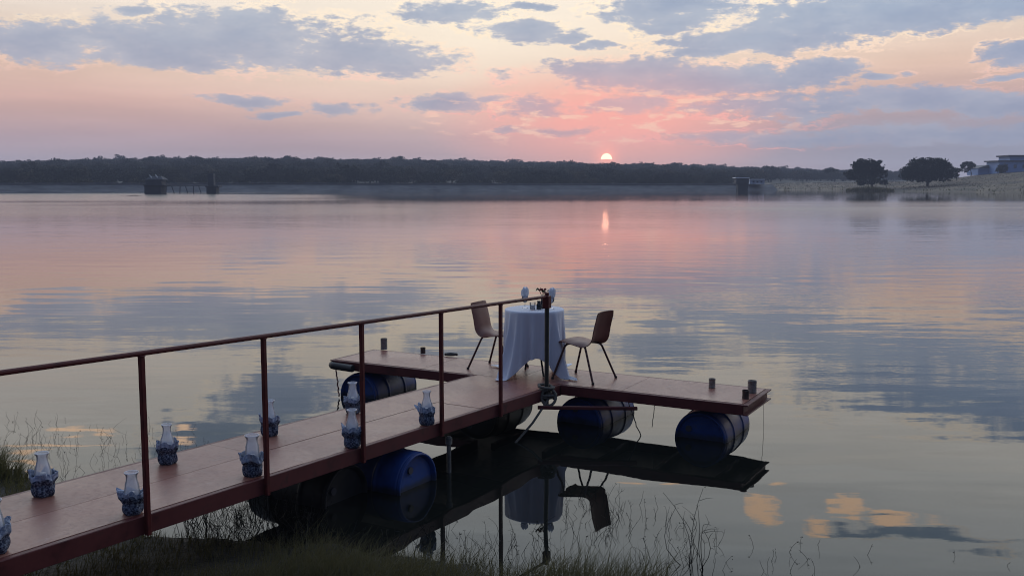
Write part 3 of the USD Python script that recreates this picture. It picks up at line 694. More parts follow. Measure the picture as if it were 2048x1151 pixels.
lb = thing('low_shed', 'long low pale blue shed on the dam just right of the pump house', 'shed', o4)
part_px('walls', 1500, 1529, 359.8, 368, Yl, 4, M['white_wall'], lb, o4)
part_px('roof', 1499, 1530, 358.2, 360, Yl - 0.3, 4.6, M['pale_roof'], lb, o4)
for q in (1505, 1513, 1521): part_px('window', q, q + 4, 362, 365, Yl - 0.04, 0.08, M['pane'], lb, o4)
Yg = 360.0; o5 = np.array([atY(2030, 345, Yg)[0], Yg, 4.5])
bb = thing('blue_building', 'two-stepped blue building with dark flat roofs at the right edge of the photo', 'building', o5)
part_px('lower_wall', 1998, 2090, 323, 350, Yg, 10, M['blue_wall'], bb, o5)
part_px('lower_roof', 1996, 2092, 320.6, 323.2, Yg - 0.4, 10.8, M['dark_roof'], bb, o5)
part_px('upper_wall', 2020, 2090, 313, 320.8, Yg + 0.6, 8.5, M['blue_wall'], bb, o5)
part_px('upper_roof', 2017, 2092, 310, 313.2, Yg + 0.2, 9.3, M['dark_roof'], bb, o5)
for q in (2009, 2027, 2045): part_px('window', q, q + 7, 329, 336, Yg - 0.06, 0.12, M['pane'], bb, o5)
o6 = np.array([atY(1975, 345, Yg)[0], Yg + 8, 4.5])
fb = thing('gabled_building', 'small blue-grey building with a low pitched roof left of the two-stepped blue one', 'building', o6)
part_px('walls', 1956, 1994, 336, 350, Yg + 8, 9, M['blue_wall'], fb, o6)
a, b = atY(1954, 336.2, Yg + 8), atY(1996, 330, Yg + 8)
xm = (a[0] + b[0]) / 2
obj('roof', trimesh.convex.convex_hull(np.array([[x - o6[0], y, z - o6[2]] for x, z in ((a[0], a[2]), (b[0], a[2]), (xm, b[2])) for y in (-0.5, 9.5)])), M['dark_roof'], fb)

r = np.random.default_rng(77); q = at(265, 391.5, 0.0)
lg = np.array([(x, 0.25 * math.sin(x * 0.9), -0.02 + 0.05 * math.sin(x * 1.7 + 1)) for x in np.linspace(-2.3, 2.3, 24)])
tag(obj('floating_log', tube(lg + q, 0.10 * np.interp(np.linspace(0, 1, 24), [0, 0.1, 0.7, 1], [0.5, 1, 0.8, 0.3]), 8), M['bark'], smooth=True), 'low dark log afloat in front of the intake tower', 'log')

# ------------------------------------------------------------------ the jetty: walkway and platform
DZ = 0.45
def wld(x, y, z=0.0): q = O[:2] + DN * x + DA * y; return np.array([q[0], q[1], z])
def dock_local(p): q = np.asarray(p)[:2] - O[:2]; return np.array([q @ DN, q @ DA])
PA = 0.045                                             # the platform lies a little askew to the walkway
def near_y(x): return 0.097 + math.tan(PA) * x         # its near edge
def climb(y): return -RAMP * np.minimum(y, 0)
def on_walk(u, v, up=0.002):                           # measured point of the photograph on the climbing deck
    z = DZ
    for _ in range(8): p = at(u, v, z); z = DZ + climb(dock_local(p)[1])
    return p + [0, 0, up]
def wobj(name, m, mat, smooth=False, label=None):
    v, f, _ = meshkit.arrays(m); v = v + np.stack([0 * v[:, 0], 0 * v[:, 0], climb(v[:, 1])], 1)
    return obj(name, trimesh.Trimesh(v, f, process=False), mat, wk, smooth, label)

wk = thing('walkway', 'red-brown gangway with a handrail on one side leading from the bank to the platform', 'walkway', O, DOCK_ANGLE)
HALF, Y0 = 0.515, -7.9
seams = [Y0, -6.33, -3.89, -1.45, None]
for c0, c1 in ((-HALF, 0.003), (0.007, HALF)):
    for a, e in zip(seams[:-1], seams[1:]):
        k = rng.uniform(-0.0015, 0.0015)
        far = (e, e) if e is not None else (near_y(c1) - 0.005, near_y(c0) - 0.005)
        wobj('deck_panel', prism([(c0, a + 0.004), (c1, a + 0.004), (c1, far[0]), (c0, far[1])], DZ - 0.02 + k, DZ + k), M['deck'])
for s in (-1, 1):
    yE = near_y(s * HALF) - 0.006; wobj('side_beam', cbox(0.045, yE - Y0, 0.122, 0.004, (s * (HALF + 0.0235), (Y0 + yE) / 2, DZ - 0.0025 - 0.061)), M['beam'])
for y in np.arange(Y0 + 0.4, -0.3, 0.81):
    wobj('cross_member', cbox(2 * HALF, 0.05, 0.08, 0.004, (0, y, DZ - 0.062)), M['beam'])
POSTS = [-6.42, -5.37, -4.335, -3.265, -2.172, -1.172, -0.252]
def rail_z(y): return DZ + 1.0 - 0.008 * y + climb(y)
RX = HALF + 0.066
for y in POSTS[:-1]:
    zb, zt_ = 0.324 + climb(y), rail_z(y) - 0.016
    obj('post', cbox(0.033, 0.033, zt_ - zb, 0.004, (RX, y, (zt_ + zb) / 2)), M['rail'], wk)
    obj('weld', trimesh.creation.torus(0.021, 0.005, 14, 6).apply_translation([RX, y, zt_ - 0.002]), M['rail'], wk, smooth=True)
obj('handrail', bent([(RX, -8.1, rail_z(-8.1)), (RX, -4.0, rail_z(-4.0) - 0.002), (RX, POSTS[-1] - 0.03, rail_z(POSTS[-1]))], 0.0168, 10), M['rail'], wk)
yl = POSTS[-1]
obj('end_post', tube([(RX, yl, 0.30), (RX, yl, 1.36)], 0.024, 12), M['post_shading'], wk, smooth=35, label='thicker end post, its shading put into a dark colour')
obj('post_socket', cat(cbox(0.072, 0.072, 0.135, 0.008, (RX, yl, 1.40)), tube([(RX, yl, 1.465), (RX, yl, 1.50)], 0.022, 10)), M['rail'], wk)
obj('brace', cbox(1.05, 0.035, 0.035, 0.004, (0, 0, 0), rot([0, 0, 1], 29)).apply_translation([HALF + 0.51, -0.16, 0.292]), M['beam'], wk, label='red angle bar from the walkway to the platform')

pl = thing('platform', 'red-brown floating cross platform carrying the laid table and two chairs', 'platform', wld(0, near_y(0)), DOCK_ANGLE + PA)
PW, PD = 2.59, 0.82
xs = [-PW, -1.3, -0.02, 1.27, PW]
for a, b in zip(xs[:-1], xs[1:]):
    obj('deck_panel', prism([(a + 0.002, 0), (b - 0.002, 0), (b - 0.002, PD), (a + 0.002, PD)], DZ - 0.02, DZ + rng.uniform(-0.001, 0.0015)), M['deck'], pl)
for a, b in ((-PW, -HALF - 0.055), (HALF + 0.055, PW)):
    obj('front_beam', cbox(b - a, 0.045, 0.108, 0.004, ((a + b) / 2, -0.0245, DZ - 0.003 - 0.054)), M['beam'], pl)
obj('back_beam', cbox(2 * PW, 0.045, 0.108, 0.004, (0, PD + 0.0245, DZ - 0.057)), M['beam'], pl)
for s in (-1, 1):
    obj('end_beam', cat(cbox(0.012, PD + 0.09, 0.108, 0.003, (s * (PW + 0.008), PD / 2, DZ - 0.057)), cbox(0.05, PD + 0.09, 0.014, 0.003, (s * (PW + 0.032), PD / 2, DZ - 0.010)), cbox(0.05, PD + 0.09, 0.014, 0.003, (s * (PW + 0.032), PD / 2, DZ - 0.106))), M['beam'], pl)
for x in np.arange(-2.3, 2.4, 0.66): obj('cross_member', cbox(0.05, PD, 0.08, 0.004, (x, PD / 2, DZ - 0.062)), M['beam'], pl)
obj('rubber_buffer', bent([(-PW - 0.05, 0.10, DZ - 0.062), (-PW - 0.03, -0.075, DZ - 0.064), (-PW + 0.33, -0.085, DZ - 0.072)], 0.045, 10, 0.1), M['black'], pl, smooth=40)


# ------------------------------------------------------------------ drums
def make_drum(label, loc, yaw, roll=0.0, mat='blue', group=None, name='float_drum'):
    t = thing(name, label, 'drum', loc, yaw, group)
    R, L = 0.285, 0.88
    pr = [(0.0, 0.03), (0.235, 0.03), (0.243, 0.012), (0.250, 0.0), (0.268, 0.002), (0.275, 0.014), (0.272, 0.03), (R - 0.003, 0.045)]
    for h in (0.27, 0.61): pr += [(R - 0.002, h - 0.035), (R, h - 0.02), (R + 0.010, h - 0.008), (R + 0.010, h + 0.008), (R, h + 0.02), (R - 0.002, h + 0.035)]
    pr += [(R - 0.003, L - 0.045)] + [(a, L - b) for a, b in pr[:7][::-1]]
    T = rot([0, 1, 0], roll) @ trimesh.transformations.rotation_matrix(PI / 2, [1, 0, 0])          # lies along y
    m = revolve(pr, 48).apply_translation([0, 0, -L / 2]).apply_transform(trimesh.transformations.rotation_matrix(-PI / 2, [1, 0, 0]))
    m.apply_transform(rot([0, 1, 0], roll))
    obj('shell', m, M[mat], t, smooth=35)
    for s in (-1, 1):
        ring = trimesh.creation.torus(0.262, 0.012, 40, 8).apply_transform(rot([1, 0, 0], 90)).apply_translation([0, s * (L / 2 - 0.004), 0])
        obj('rim', ring, M[mat], t, smooth=True)
    for q in (0.16, -0.16):
        c = trimesh.creation.cylinder(0.032, 0.02, sections=16).apply_transform(rot([1, 0, 0], 90)).apply_translation([q, -L / 2 + 0.022, 0.0]).apply_transform(rot([0, 1, 0], roll + 20))
        obj('bung', c, M['bung'], t)
    return t


def pl_w(x, y, z=0.0):                                 # a point of the platform's own frame
    c, s = math.cos(PA), math.sin(PA); return wld(x * c - y * s, near_y(0) + x * s + y * c, z)


make_drum('bright blue plastic drum under the outer right end of the platform', pl_w(2.12, 0.52, 0.012), DOCK_ANGLE + PA, 15)
make_drum('blue plastic drum under the platform between the rope post and the outer right drum', pl_w(0.75, 0.52, 0.012), DOCK_ANGLE + PA - 0.04, 50)
make_drum('dark blue plastic drum under the left end of the platform', pl_w(-2.25, 0.44, 0.02), DOCK_ANGLE + PA, 80)
make_drum('drum under the middle of the platform, coloured black for the shade there', pl_w(-0.50, 0.37, 0.02), DOCK_ANGLE + PA, 30, 'black', name='shaded_drum')  # shade under the platform put into the drum as black
q = dock_local(at(836, 974, 0.0))
make_drum('blue plastic drum lying crosswise under the walkway with its round end showing', wld(q[0] - 0.44, q[1], 0.03), DOCK_ANGLE + PI / 2, 40)
make_drum('drum lying crosswise under the walkway nearest the bank, coloured black for the shadow', wld(q[0] - 0.74, q[1] - 0.60, 0.03), DOCK_ANGLE + PI / 2, 10, 'black', name='shaded_drum')  # black colour stands in for the deep shadow beneath the walkway
print('walkway drums', q)
tp = thing('support_pipe', 'thin grey pipe standing in the water beside the walkway', 'pipe', at(898, 944, 0.0))
obj('shaft', tube([(0, 0, -0.9), (0, 0, 0.34)], 0.021, 10), M['pipe'], tp, smooth=40)
obj('collar', tube([(0, 0, 0.27), (0, 0, 0.33)], 0.032, 10), M['pipe'], tp, smooth=40)


def hang(name, label, cat_, a, b, sag, rad, mat, n=14, seed=0):
    a, b = np.asarray(a, float), np.asarray(b, float); rr = np.random.default_rng(seed)
    x = np.linspace(0, 1, n)[:, None]; p = a + (b - a) * x; p[:, 2] -= sag * 4 * (x[:, 0] * (1 - x[:, 0])); p[1:-1] += rr.normal(0, rad * 0.5, (n - 2, 3))
    return tag(obj(name, tube(p, rad, 6), M[mat], smooth=True), label, cat_)


hang('tie_wire', 'thin dark tie wire slanting down beside the blue drum right of the rope post', 'wire', pl_w(1.35, -0.02, 0.36), pl_w(1.52, -0.05, -0.02), 0.0, 0.006, 'wire', seed=1)
hang('tie_chain', 'thin hanging chain under the front edge of the platform before the outer right drum', 'chain', pl_w(1.66, -0.02, 0.36), pl_w(1.63, -0.02, 0.10), 0.0, 0.004, 'wire', seed=2)
hang('tie_string', 'thin string hanging from the outer right corner of the platform', 'string', pl_w(2.60, 0.72, 0.36), pl_w(2.62, 0.70, -0.02), 0.0, 0.0022, 'wire', seed=3)
hang('end_chain', 'dark chain hanging from the left front corner of the platform', 'chain', at(672, 738, 0.29), at(678, 792, 0.02), 0.0, 0.009, 'rail', seed=4)

# the mooring rope: wound round the foot of the end post, one end slanting into the water
mr = thing('mooring_rope', 'grey rope coiled at the foot of the end post and slanting down into the water', 'rope', wld(RX, yl, DZ))
cr = np.random.default_rng(5); pts = []
for k in range(120):
    a = k / 120 * 2 * PI * 6.2; q = 0.055 + 0.022 * math.sin(a * 0.37 + 1) + 0.006 * cr.normal()
    pts.append((q * math.cos(a) * 1.1, q * math.sin(a) * 1.1, -0.09 + 0.14 * (k / 120) + 0.020 * math.sin(a * 0.61)))
obj('coil', tube(pts, 0.015, 7), M['rope'], mr, smooth=True)
loop = [(0.02 + 0.075 * math.cos(a), -0.065 + 0.03 * math.sin(a), -0.06 + 0.085 * math.sin(a)) for a in np.linspace(0, 2 * PI, 26)]
obj('loop', tube(loop, 0.016, 7), M['rope'], mr, smooth=True)
e = at(1032, 884, 0.0) - wld(RX, yl, DZ); c_, s_ = 1, 0
obj('line', tube([(0.02, -0.06, -0.08), tuple(np.array([0.02, -0.06, -0.08]) * 0.5 + e * 0.5 + [0, 0, -0.03]), tuple(e), tuple(e * 1.15)], 0.013, 7), M['rope'], mr, smooth=True)

# ------------------------------------------------------------------ chairs
def make_chair(label, loc, facing, tilt=0.0):
    t = thing('chair', label, 'chair', loc, facing, 'brown plastic chairs at the table')
    # the shell's middle line, in x (forwards) and z, from the front lip of the seat to the top of the back
    line = np.array([(0.235, 0.405), (0.222, 0.432), (0.19, 0.443), (0.08, 0.437), (-0.04, 0.430), (-0.12, 0.436), (-0.162, 0.460), (-0.184, 0.505), (-0.201, 0.57), (-0.227, 0.66), (-0.250, 0.735), (-0.261, 0.775), (-0.266, 0.787)])
    from scipy.interpolate import CubicSpline
    d = np.r_[0, np.cumsum(np.linalg.norm(np.diff(line, axis=0), axis=1))]; cs = CubicSpline(d / d[-1], line)
    U = np.linspace(0, 1, 46); L = cs(U); T = cs(U, 1); T /= np.linalg.norm(T, axis=1, keepdims=True); Nn = np.stack([T[:, 1], -T[:, 0]], 1)
    half = np.interp(U, [0, 0.05, 0.2, 0.42, 0.55, 0.7, 0.94, 1.0], [0.175, 0.20, 0.21, 0.20, 0.18, 0.176, 0.172, 0.160])
    V = np.linspace(-1, 1, 23); P = np.zeros((len(U), len(V), 3))
    for i in range(len(U)):
        for j, v in enumerate(V):
            cup = 0.030 * abs(v) ** 3.0 * np.interp(U[i], [0, 0.3, 0.45, 0.7, 1], [0.35, 0.8, 1.5, 1.0, 0.6])
            P[i, j] = (L[i, 0] - Nn[i, 0] * cup * 1.0, v * half[i], L[i, 1] - Nn[i, 1] * cup)
    # slope of the lip: the shell curls towards the sitter
    obj('shell', thick(P, 0.009), M['chair'], t, smooth=50)
    rad = 0.0125
    fr, rr_ = (0.135, 0.175), (-0.115, 0.165)
    for s in (-1, 1):
        obj('leg', bent([(0.05, s * 0.10, 0.412), (fr[0], s * fr[1], 0.405), (0.270, s * 0.240, 0.0)], rad, 10, 0.05), M['leg'], t, smooth=40)
        obj('leg', bent([(-0.03, s * 0.10, 0.405), (rr_[0], s * rr_[1], 0.398), (-0.275, s * 0.243, 0.0)], rad, 10, 0.05), M['leg'], t, smooth=40)
        for x, y in ((0.267, 0.2395), (-0.272, 0.2425)): obj('foot', trimesh.creation.cylinder(0.016, 0.022, sections=12).apply_translation([x, s * y, 0.0115]), M['black'], t)
    obj('seat_frame', cat(bent([(0.16, -0.15, 0.420), (0.175, 0.0, 0.418), (0.16, 0.15, 0.420)], 0.009, 8), cbox(0.24, 0.03, 0.016, 0.004, (0.02, -0.11, 0.414)), cbox(0.24, 0.03, 0.016, 0.004, (0.02, 0.11, 0.414))), M['leg'], t)
    return t


make_chair('brown plastic shell chair right of the table, turned to face left', (0.815, 11.15, DZ + 0.002), math.atan2(0.6, -0.8))
make_chair('brown plastic shell chair left of the table behind the handrail, seen from its back', (-0.165, 11.78, DZ + 0.002), math.atan2(-0.51, 0.86))

# ------------------------------------------------------------------ table, cloth and what stands on it
TX, TY, TR, TH = 0.258, 11.45, 0.338, 0.755
tb = thing('round_table', 'small round table with thin dark splayed legs, under the white cloth', 'table', (TX, TY, DZ))
obj('tabletop', revolve([(0, TH - 0.03), (TR - 0.012, TH - 0.03), (TR - 0.004, TH - 0.024), (TR - 0.004, TH - 0.008), (TR - 0.01, TH - 0.004), (0, TH - 0.004)], 48), M['wood'], tb)
for k in range(4):
    a = -PI / 2 + 0.42 + k * PI / 2; c, s = math.cos(a), math.sin(a)
    obj('leg', bent([(0.05 * c, 0.05 * s, TH - 0.045), (0.12 * c, 0.12 * s, TH - 0.05), (0.13 * c, 0.13 * s, 0.36), (0.25 * c, 0.25 * s, 0.004)], 0.0115, 8, 0.10), M['table_leg'], tb, smooth=40)
obj('spreader', trimesh.creation.torus(0.125, 0.008, 30, 8).apply_translation([0, 0, 0.42]), M['table_leg'], tb)


def table_cloth():
    A, nr, nf = 0.865, 64, 240                        # half the side of the square cloth; its corners reach the deck
    P = np.zeros((nr, nf, 3)); R = TR + 0.004; turn = math.radians(2)
    for j in range(nf):
        f = j / nf * 2 * PI; g = f - turn
        Lm = A / max(abs(math.cos(g)), abs(math.sin(g)))
        corner = max(0.0, 1 - abs(((g / (PI / 2)) % 1) - 0.5) / 0.30)         # 1 on the diagonals
        corner = corner * corner * (3 - 2 * corner)
        Lm = min(Lm, 1.17)
        fold = 0.024 * math.sin(15 * f + 0.8 + 0.6 * math.sin(2 * f)) + 0.017 * math.sin(23 * f + 2.1) + 0.008 * math.sin(37 * f)
        for i in range(nr):
            x = i / (nr - 1); x = x ** 0.9; s = Lm * x
            if s <= R - 0.012:
                P[i, j] = (s * math.cos(f), s * math.sin(f), TH + 0.002); continue
            d = s - (R - 0.012); rr_ = R - 0.012 + 0.012 * min(1, d / 0.02); h = TH + 0.002 - max(0, d - 0.008)
            dn = min(max(d, 0) / 0.74, 1.3)
            rr_ += fold * min(1, dn * 2.2) * (0.45 + 0.8 * dn) + corner * (0.05 * dn + 0.14 * dn ** 2.2) * (1.1 if math.cos(f) < 0 else 0.9) - (1 - corner) * 0.022 * dn
            low = 0.010 + 0.006 * math.sin(9 * f)
            if h < low: rr_ += (low - h) * 0.85; h = low + 0.012 * abs(math.sin(17 * f + 6 * (low - h)))
            P[i, j] = (rr_ * math.cos(f), rr_ * math.sin(f), h)
    return P


tag(obj('tablecloth', thick(table_cloth() + np.array([TX, TY, DZ]), 0.003, closed=True), M['cloth'], smooth=60), 'white cloth draped to the deck over the small round table', 'tablecloth')


def napkin(label, x, y, lean, seed):
    """A wine glass with a tall folded napkin standing in it."""
    r = np.random.default_rng(seed); z = DZ + TH + 0.005
    g = thing('wine_glass', label[0], 'glass', (x, y, z))
    obj('bowl', thick(np.array([[(q * math.cos(a), q * math.sin(a), h) for a in np.linspace(0, 2 * PI, 28, endpoint=False)] for q, h in ((0.004, 0.062), (0.022, 0.068), (0.033, 0.088), (0.036, 0.112), (0.033, 0.138))]), 0.0016, True), M['clear'], g, smooth=60)
    obj('stem', revolve([(0, 0.0), (0.033, 0.0), (0.032, 0.003), (0.006, 0.008), (0.0045, 0.05), (0.006, 0.064), (0, 0.064)], 24), M['clear'], g, smooth=40)
    rows = []
    for h in np.linspace(0, 1, 18):
        w = np.interp(h, [0, 0.25, 0.55, 0.85, 1.0], [0.012, 0.028, 0.040, 0.038, 0.016])
        rows.append([(w * math.cos(a) * (1 + 0.16 * math.cos(6 * a + seed)) + lean[0] * h, 0.8 * w * math.sin(a) * (1 + 0.16 * math.sin(5 * a)) + lean[1] * h, 0.070 + 0.165 * h + 0.012 * math.cos(3 * a + seed) * h) for a in np.linspace(0, 2 * PI, 36, endpoint=False)])
    m = grid(np.array(rows), True); nn = len(m.vertices)
    m = trimesh.Trimesh(np.vstack([m.vertices, np.mean(rows[-1], 0) - [0, 0, 0.02], np.mean(rows[0], 0)]), np.vstack([m.faces, [[nn - 36 + k, nn - 36 + (k + 1) % 36, nn] for k in range(36)], [[(k + 1) % 36, k, nn + 1] for k in range(36)]]), process=False).apply_translation([x, y, z])
    tag(obj('napkin', m, M['napkin'], smooth=60), label[1], 'napkin')


napkin(('wine glass holding the left napkin on the white table', 'tall folded white napkin standing on the left side of the table'), 0.150, 11.52, (0.0, 0.0), 1)
napkin(('wine glass holding the right napkin on the white table', 'tall folded white napkin on the right side of the table behind the end post'), 0.452, 11.45, (0.012, 0.0), 2)
zt = DZ + TH + 0.005
def tumbler(label, x, y, rad, h, mat, name):
    g = thing(name, label, 'glass', (x, y, zt))
    obj('body', thick(np.array([[(q * math.cos(a), q * math.sin(a), z) for a in np.linspace(0, 2 * PI, 28, endpoint=False)] for q, z in ((rad * 0.1, 0.003), (rad * 0.86, 0.004), (rad * 0.9, h * 0.3), (rad, h))]), 0.002, True), M[mat], g, smooth=60)
    return g
g = tumbler('small clear tumbler beside the left napkin', 0.235, 11.33, 0.033, 0.085, 'clear', 'tumbler')
obj('candle', revolve([(0, 0.006), (0.026, 0.006), (0.026, 0.055), (0, 0.06)], 24), M['wax'], g, smooth=40)
g = thing('dark_jar', 'small dark glass jar in the middle of the table', 'jar', (0.308, 11.38, zt))
obj('body', revolve([(0, 0), (0.026, 0), (0.029, 0.006), (0.029, 0.055), (0.020, 0.07), (0.018, 0.085), (0, 0.085)], 28), M['bottle'], g, smooth=40)
obj('lid', revolve([(0, 0.084), (0.021, 0.084), (0.021, 0.098), (0, 0.1)], 24), M['table_leg'], g, smooth=40)
fl = thing('flower_vase', 'small vase of dark red flowers behind the end post on the table', 'vase', (0.352, 11.46, zt))
obj('vase', revolve([(0, 0), (0.025, 0), (0.032, 0.03), (0.022, 0.075), (0.016, 0.095), (0.02, 0.11)], 24), M['bottle'], fl, smooth=40)
fr_ = np.random.default_rng(9)
for k in range(7):
    a = fr_.uniform(0, 2 * PI); e = np.array([0.045 * math.cos(a), 0.045 * math.sin(a), 0.17 + fr_.uniform(0, 0.06)])
    obj('stem', tube([(0, 0, 0.07), tuple(e * [0.4, 0.4, 0.75]), tuple(e)], 0.0022, 5), M['stem'], fl)
    d = trimesh.creation.icosphere(2, 1.0); v = d.vertices; d.vertices = v * (0.014 + 0.004 * meshkit.noise(v * 3 + k, k)[:, None]) * [1, 1, 0.8] + e
    if k < 4: obj('flower', d, M['flower'], fl)
    else: obj('leaf', quads(e + fr_.normal(0, 0.012, (5, 3)), 0, 0.022, fr_), M['stem'], fl)


# ------------------------------------------------------------------ tins standing on the platform
def tin(label, u, v, rad, h, mat, lean=0.0, name='tin_can'):
    p = at(u, v, DZ + 0.002); t = thing(name, label, 'can', p)
    pr = [(0.0, 0.004), (rad - 0.004, 0.004), (rad, 0.0), (rad + 0.002, 0.003), (rad, 0.007)]
    for k in range(5):
        z = h * (0.28 + 0.11 * k); pr += [(rad, z - 0.006), (rad - 0.0018, z), (rad, z + 0.006)]
    pr += [(rad, h - 0.006), (rad + 0.002, h - 0.002), (rad, h), (rad - 0.003, h), (rad - 0.003, h * 0.35), (0, h * 0.34)]
    obj('wall', revolve(pr, 32), M[mat], t, smooth=40)
    obj('rim', trimesh.creation.torus(rad, 0.0028, 32, 6).apply_translation([0, 0, h - 0.001]), M[mat], t, smooth=True)
    return t


tin('tall grey tin can on the left arm of the platform, leftmost of the tins', 768, 698, 0.044, 0.145, 'tin')
tin('small dark rusty tin can on the left arm of the platform', 846, 706, 0.033, 0.075, 'rusty_tin', name='rusty_can')
tin('middling grey tin can on the right arm, left of the two at the end', 1424, 774, 0.036, 0.095, 'tin')
tin('tall grey tin can at the far right corner of the platform', 1504, 784, 0.047, 0.125, 'tin')
tin('short dark tin can in front of the tall grey one, right end of platform', 1491, 796, 0.035, 0.085, 'rusty_tin', name='rusty_can')
p = at(902, 711, DZ + 0.003)
k9 = np.random.default_rng(12); pts = [(0.07 * math.cos(a) * (1 + 0.2 * math.sin(3 * a)), 0.045 * math.sin(a), 0.010 + 0.012 * (i / 40)) for i, a in enumerate(np.linspace(0, 6 * PI, 60))]
tag(obj('rope_scrap', tube(np.array(pts) + p, 0.011, 6), M['black'], smooth=True), 'flat dark scrap of coiled rope at the back edge of the left arm', 'rope')

# ------------------------------------------------------------------ the lamps: glass chimneys in bundles of printed cloth
def make_lamp(label, u, v, scale=1.0, flap=None, seed=0, neck=1.0, spread=1.0, high=1.0):
    """A glass jar with a narrow neck; a printed cloth is gathered round its lower half, its corners standing up or out."""
    r = np.random.default_rng(seed)
    p = on_walk(u, v)
    t = thing('jar_lamp', label, 'lamp', p, r.uniform(0, 2 * PI) if flap is None else 0.0, 'cloth-wrapped glass lamps along the walkway')
    S, high = scale * r.uniform(0.96, 1.05), high * r.uniform(0.90, 1.0)
    body = [(0.006, 0.012), (0.046, 0.012), (0.052, 0.03), (0.053, 0.10), (0.051, 0.15), (0.047, 0.19), (0.038 * neck, 0.225), (0.032 * neck, 0.25), (0.031 * neck, 0.268), (0.033 * neck, 0.285), (0.040 * neck, 0.298), (0.041 * neck, 0.305)]
    obj('glass_jar', thick(np.array([[(q * S * math.cos(a), q * S * math.sin(a), h * S * high) for a in np.linspace(0, 2 * PI, 32, endpoint=False)] for q, h in body]), 0.003, True), M['glass'], t, smooth=60)
    obj('lip', trimesh.creation.torus(0.041 * S * neck, 0.0035, 32, 8).apply_translation([0, 0, 0.305 * S * high]), M['glass'], t, smooth=True)
    obj('sand', revolve([(0, 0.016), (0.049 * S, 0.016), (0.051 * S, 0.08 * S), (0, 0.085 * S)], 24), M['sand'], t)
    obj('candle', revolve([(0, 0.08 * S), (0.018 * S, 0.08 * S), (0.018 * S, 0.15 * S), (0, 0.153 * S)], 20), M['wax'], t, smooth=40)
    nf, nh = 72, 26; P = np.zeros((nh, nf, 3)); ph = r.uniform(0, 6, 4)
    for j in range(nf):
        a = j / nf * 2 * PI
        cor = (0.5 + 0.5 * math.cos(4 * a + ph[0] + 0.5 * math.sin(a + ph[1]))) ** 2 * (0.55 + 0.45 * math.sin(a + ph[2]))
        top = (0.160 + 0.030 * cor + 0.010 * math.sin(3 * a + ph[1]) + 0.006 * math.sin(7 * a + ph[3])) * S * high
        for i in range(nh):
            x = i / (nh - 1); z = top * x + 0.001
            base = np.interp(x, [0, 0.04, 0.12, 0.25, 0.38, 0.47, 0.56, 0.70, 0.85, 1.0], [0.052, 0.059, 0.064, 0.068, 0.066, 0.061, 0.066, 0.077 * spread, 0.074 * spread, 0.072 * spread])
            q = base + 0.0045 * math.sin(13 * a + ph[2] + 4 * x) * x + 0.006 * math.sin(5 * a + ph[3] + 5 * x) + 0.020 * cor * max(0, x - 0.55) / 0.45 * spread
            if x > 0.9: q += 0.004 * math.sin(21 * a)
            P[i, j] = (q * S * math.cos(a), q * S * math.sin(a), z)
    k = int(nh * (0.80 - 0.16 * r.uniform()))
    obj('cloth_wrap', cat(thick(P[:k + 1], 0.003, True), grid(np.array([[(0, 0, 0.001)] * nf, P[0]]), True)), M['printed'], t, smooth=60)
    obj('cloth_frill', thick(P[k:], 0.003, True), M['lining'], t, smooth=60, label='paler turned-out edge of the cloth')
    cord = [((np.interp(0.5, [0.45, 0.58], [0.069, 0.074 * spread]) + 0.004) * S * math.cos(a), (0.073 + 0.002) * S * math.sin(a), 0.095 * S * high + 0.003 * math.sin(5 * a)) for a in np.linspace(0, 2 * PI, 40)]
    if flap is not None:
        ang, ln, rise = flap
        rows = []
        for x in np.linspace(0, 1, 12):
            w = 0.045 * (1 - x) ** 0.8 + 0.002; rr_ = 0.062 + ln * x; z = (0.135 + rise * x - 0.02 * x * x) * high
            rows.append([(rr_ * math.cos(ang) - w * q * math.sin(ang), rr_ * math.sin(ang) + w * q * math.cos(ang), z - 0.022 * q * q * (1 - x) + 0.004 * math.sin(7 * q + 5 * x)) for q in np.linspace(-1, 1, 9)])
        obj('cloth_corner', thick(np.array(rows) * S, 0.003), M['lining'], t, smooth=60)
    return t


make_lamp('cloth-wrapped glass lamp on the far edge of the walkway in front of the tufted grass', 88, 990, 1.0, None, 1)
make_lamp('cloth-wrapped glass lamp with pale cloth corner sticking out left, beside leftmost post', 266, 1026, 0.96, (2.75, 0.075, 0.055), 2, 1.1)
make_lamp('cloth-wrapped glass lamp on the far edge, just right of the leftmost post', 336, 926, 1.02, None, 3, 0.9)
make_lamp('cloth-wrapped glass lamp with a bulging wrap, just left of the second post', 506, 950, 0.98, (0.2, 0.03, 0.04), 4, 1.2, 1.08)
make_lamp('cloth-wrapped glass lamp half hidden behind the second post from the left', 540, 870, 1.0, None, 5, 1.0)
make_lamp('cloth-wrapped glass lamp standing before the left drum, at the far edge of the walkway', 706, 826, 1.03, None, 6, 1.0)
make_lamp('cloth-wrapped glass lamp at the near edge beside the third post', 705, 893, 1.0, (2.9, 0.03, 0.075), 7, 0.95)
make_lamp('cloth-wrapped glass lamp with sharp cloth corner pointing left, nearest the platform', 854, 848, 1.0, (2.7, 0.07, 0.05), 8, 0.9, 0.92)
make_lamp('cloth-wrapped glass lamp cut off by the left edge of the photo', -8, 1104, 1.05, None, 9)

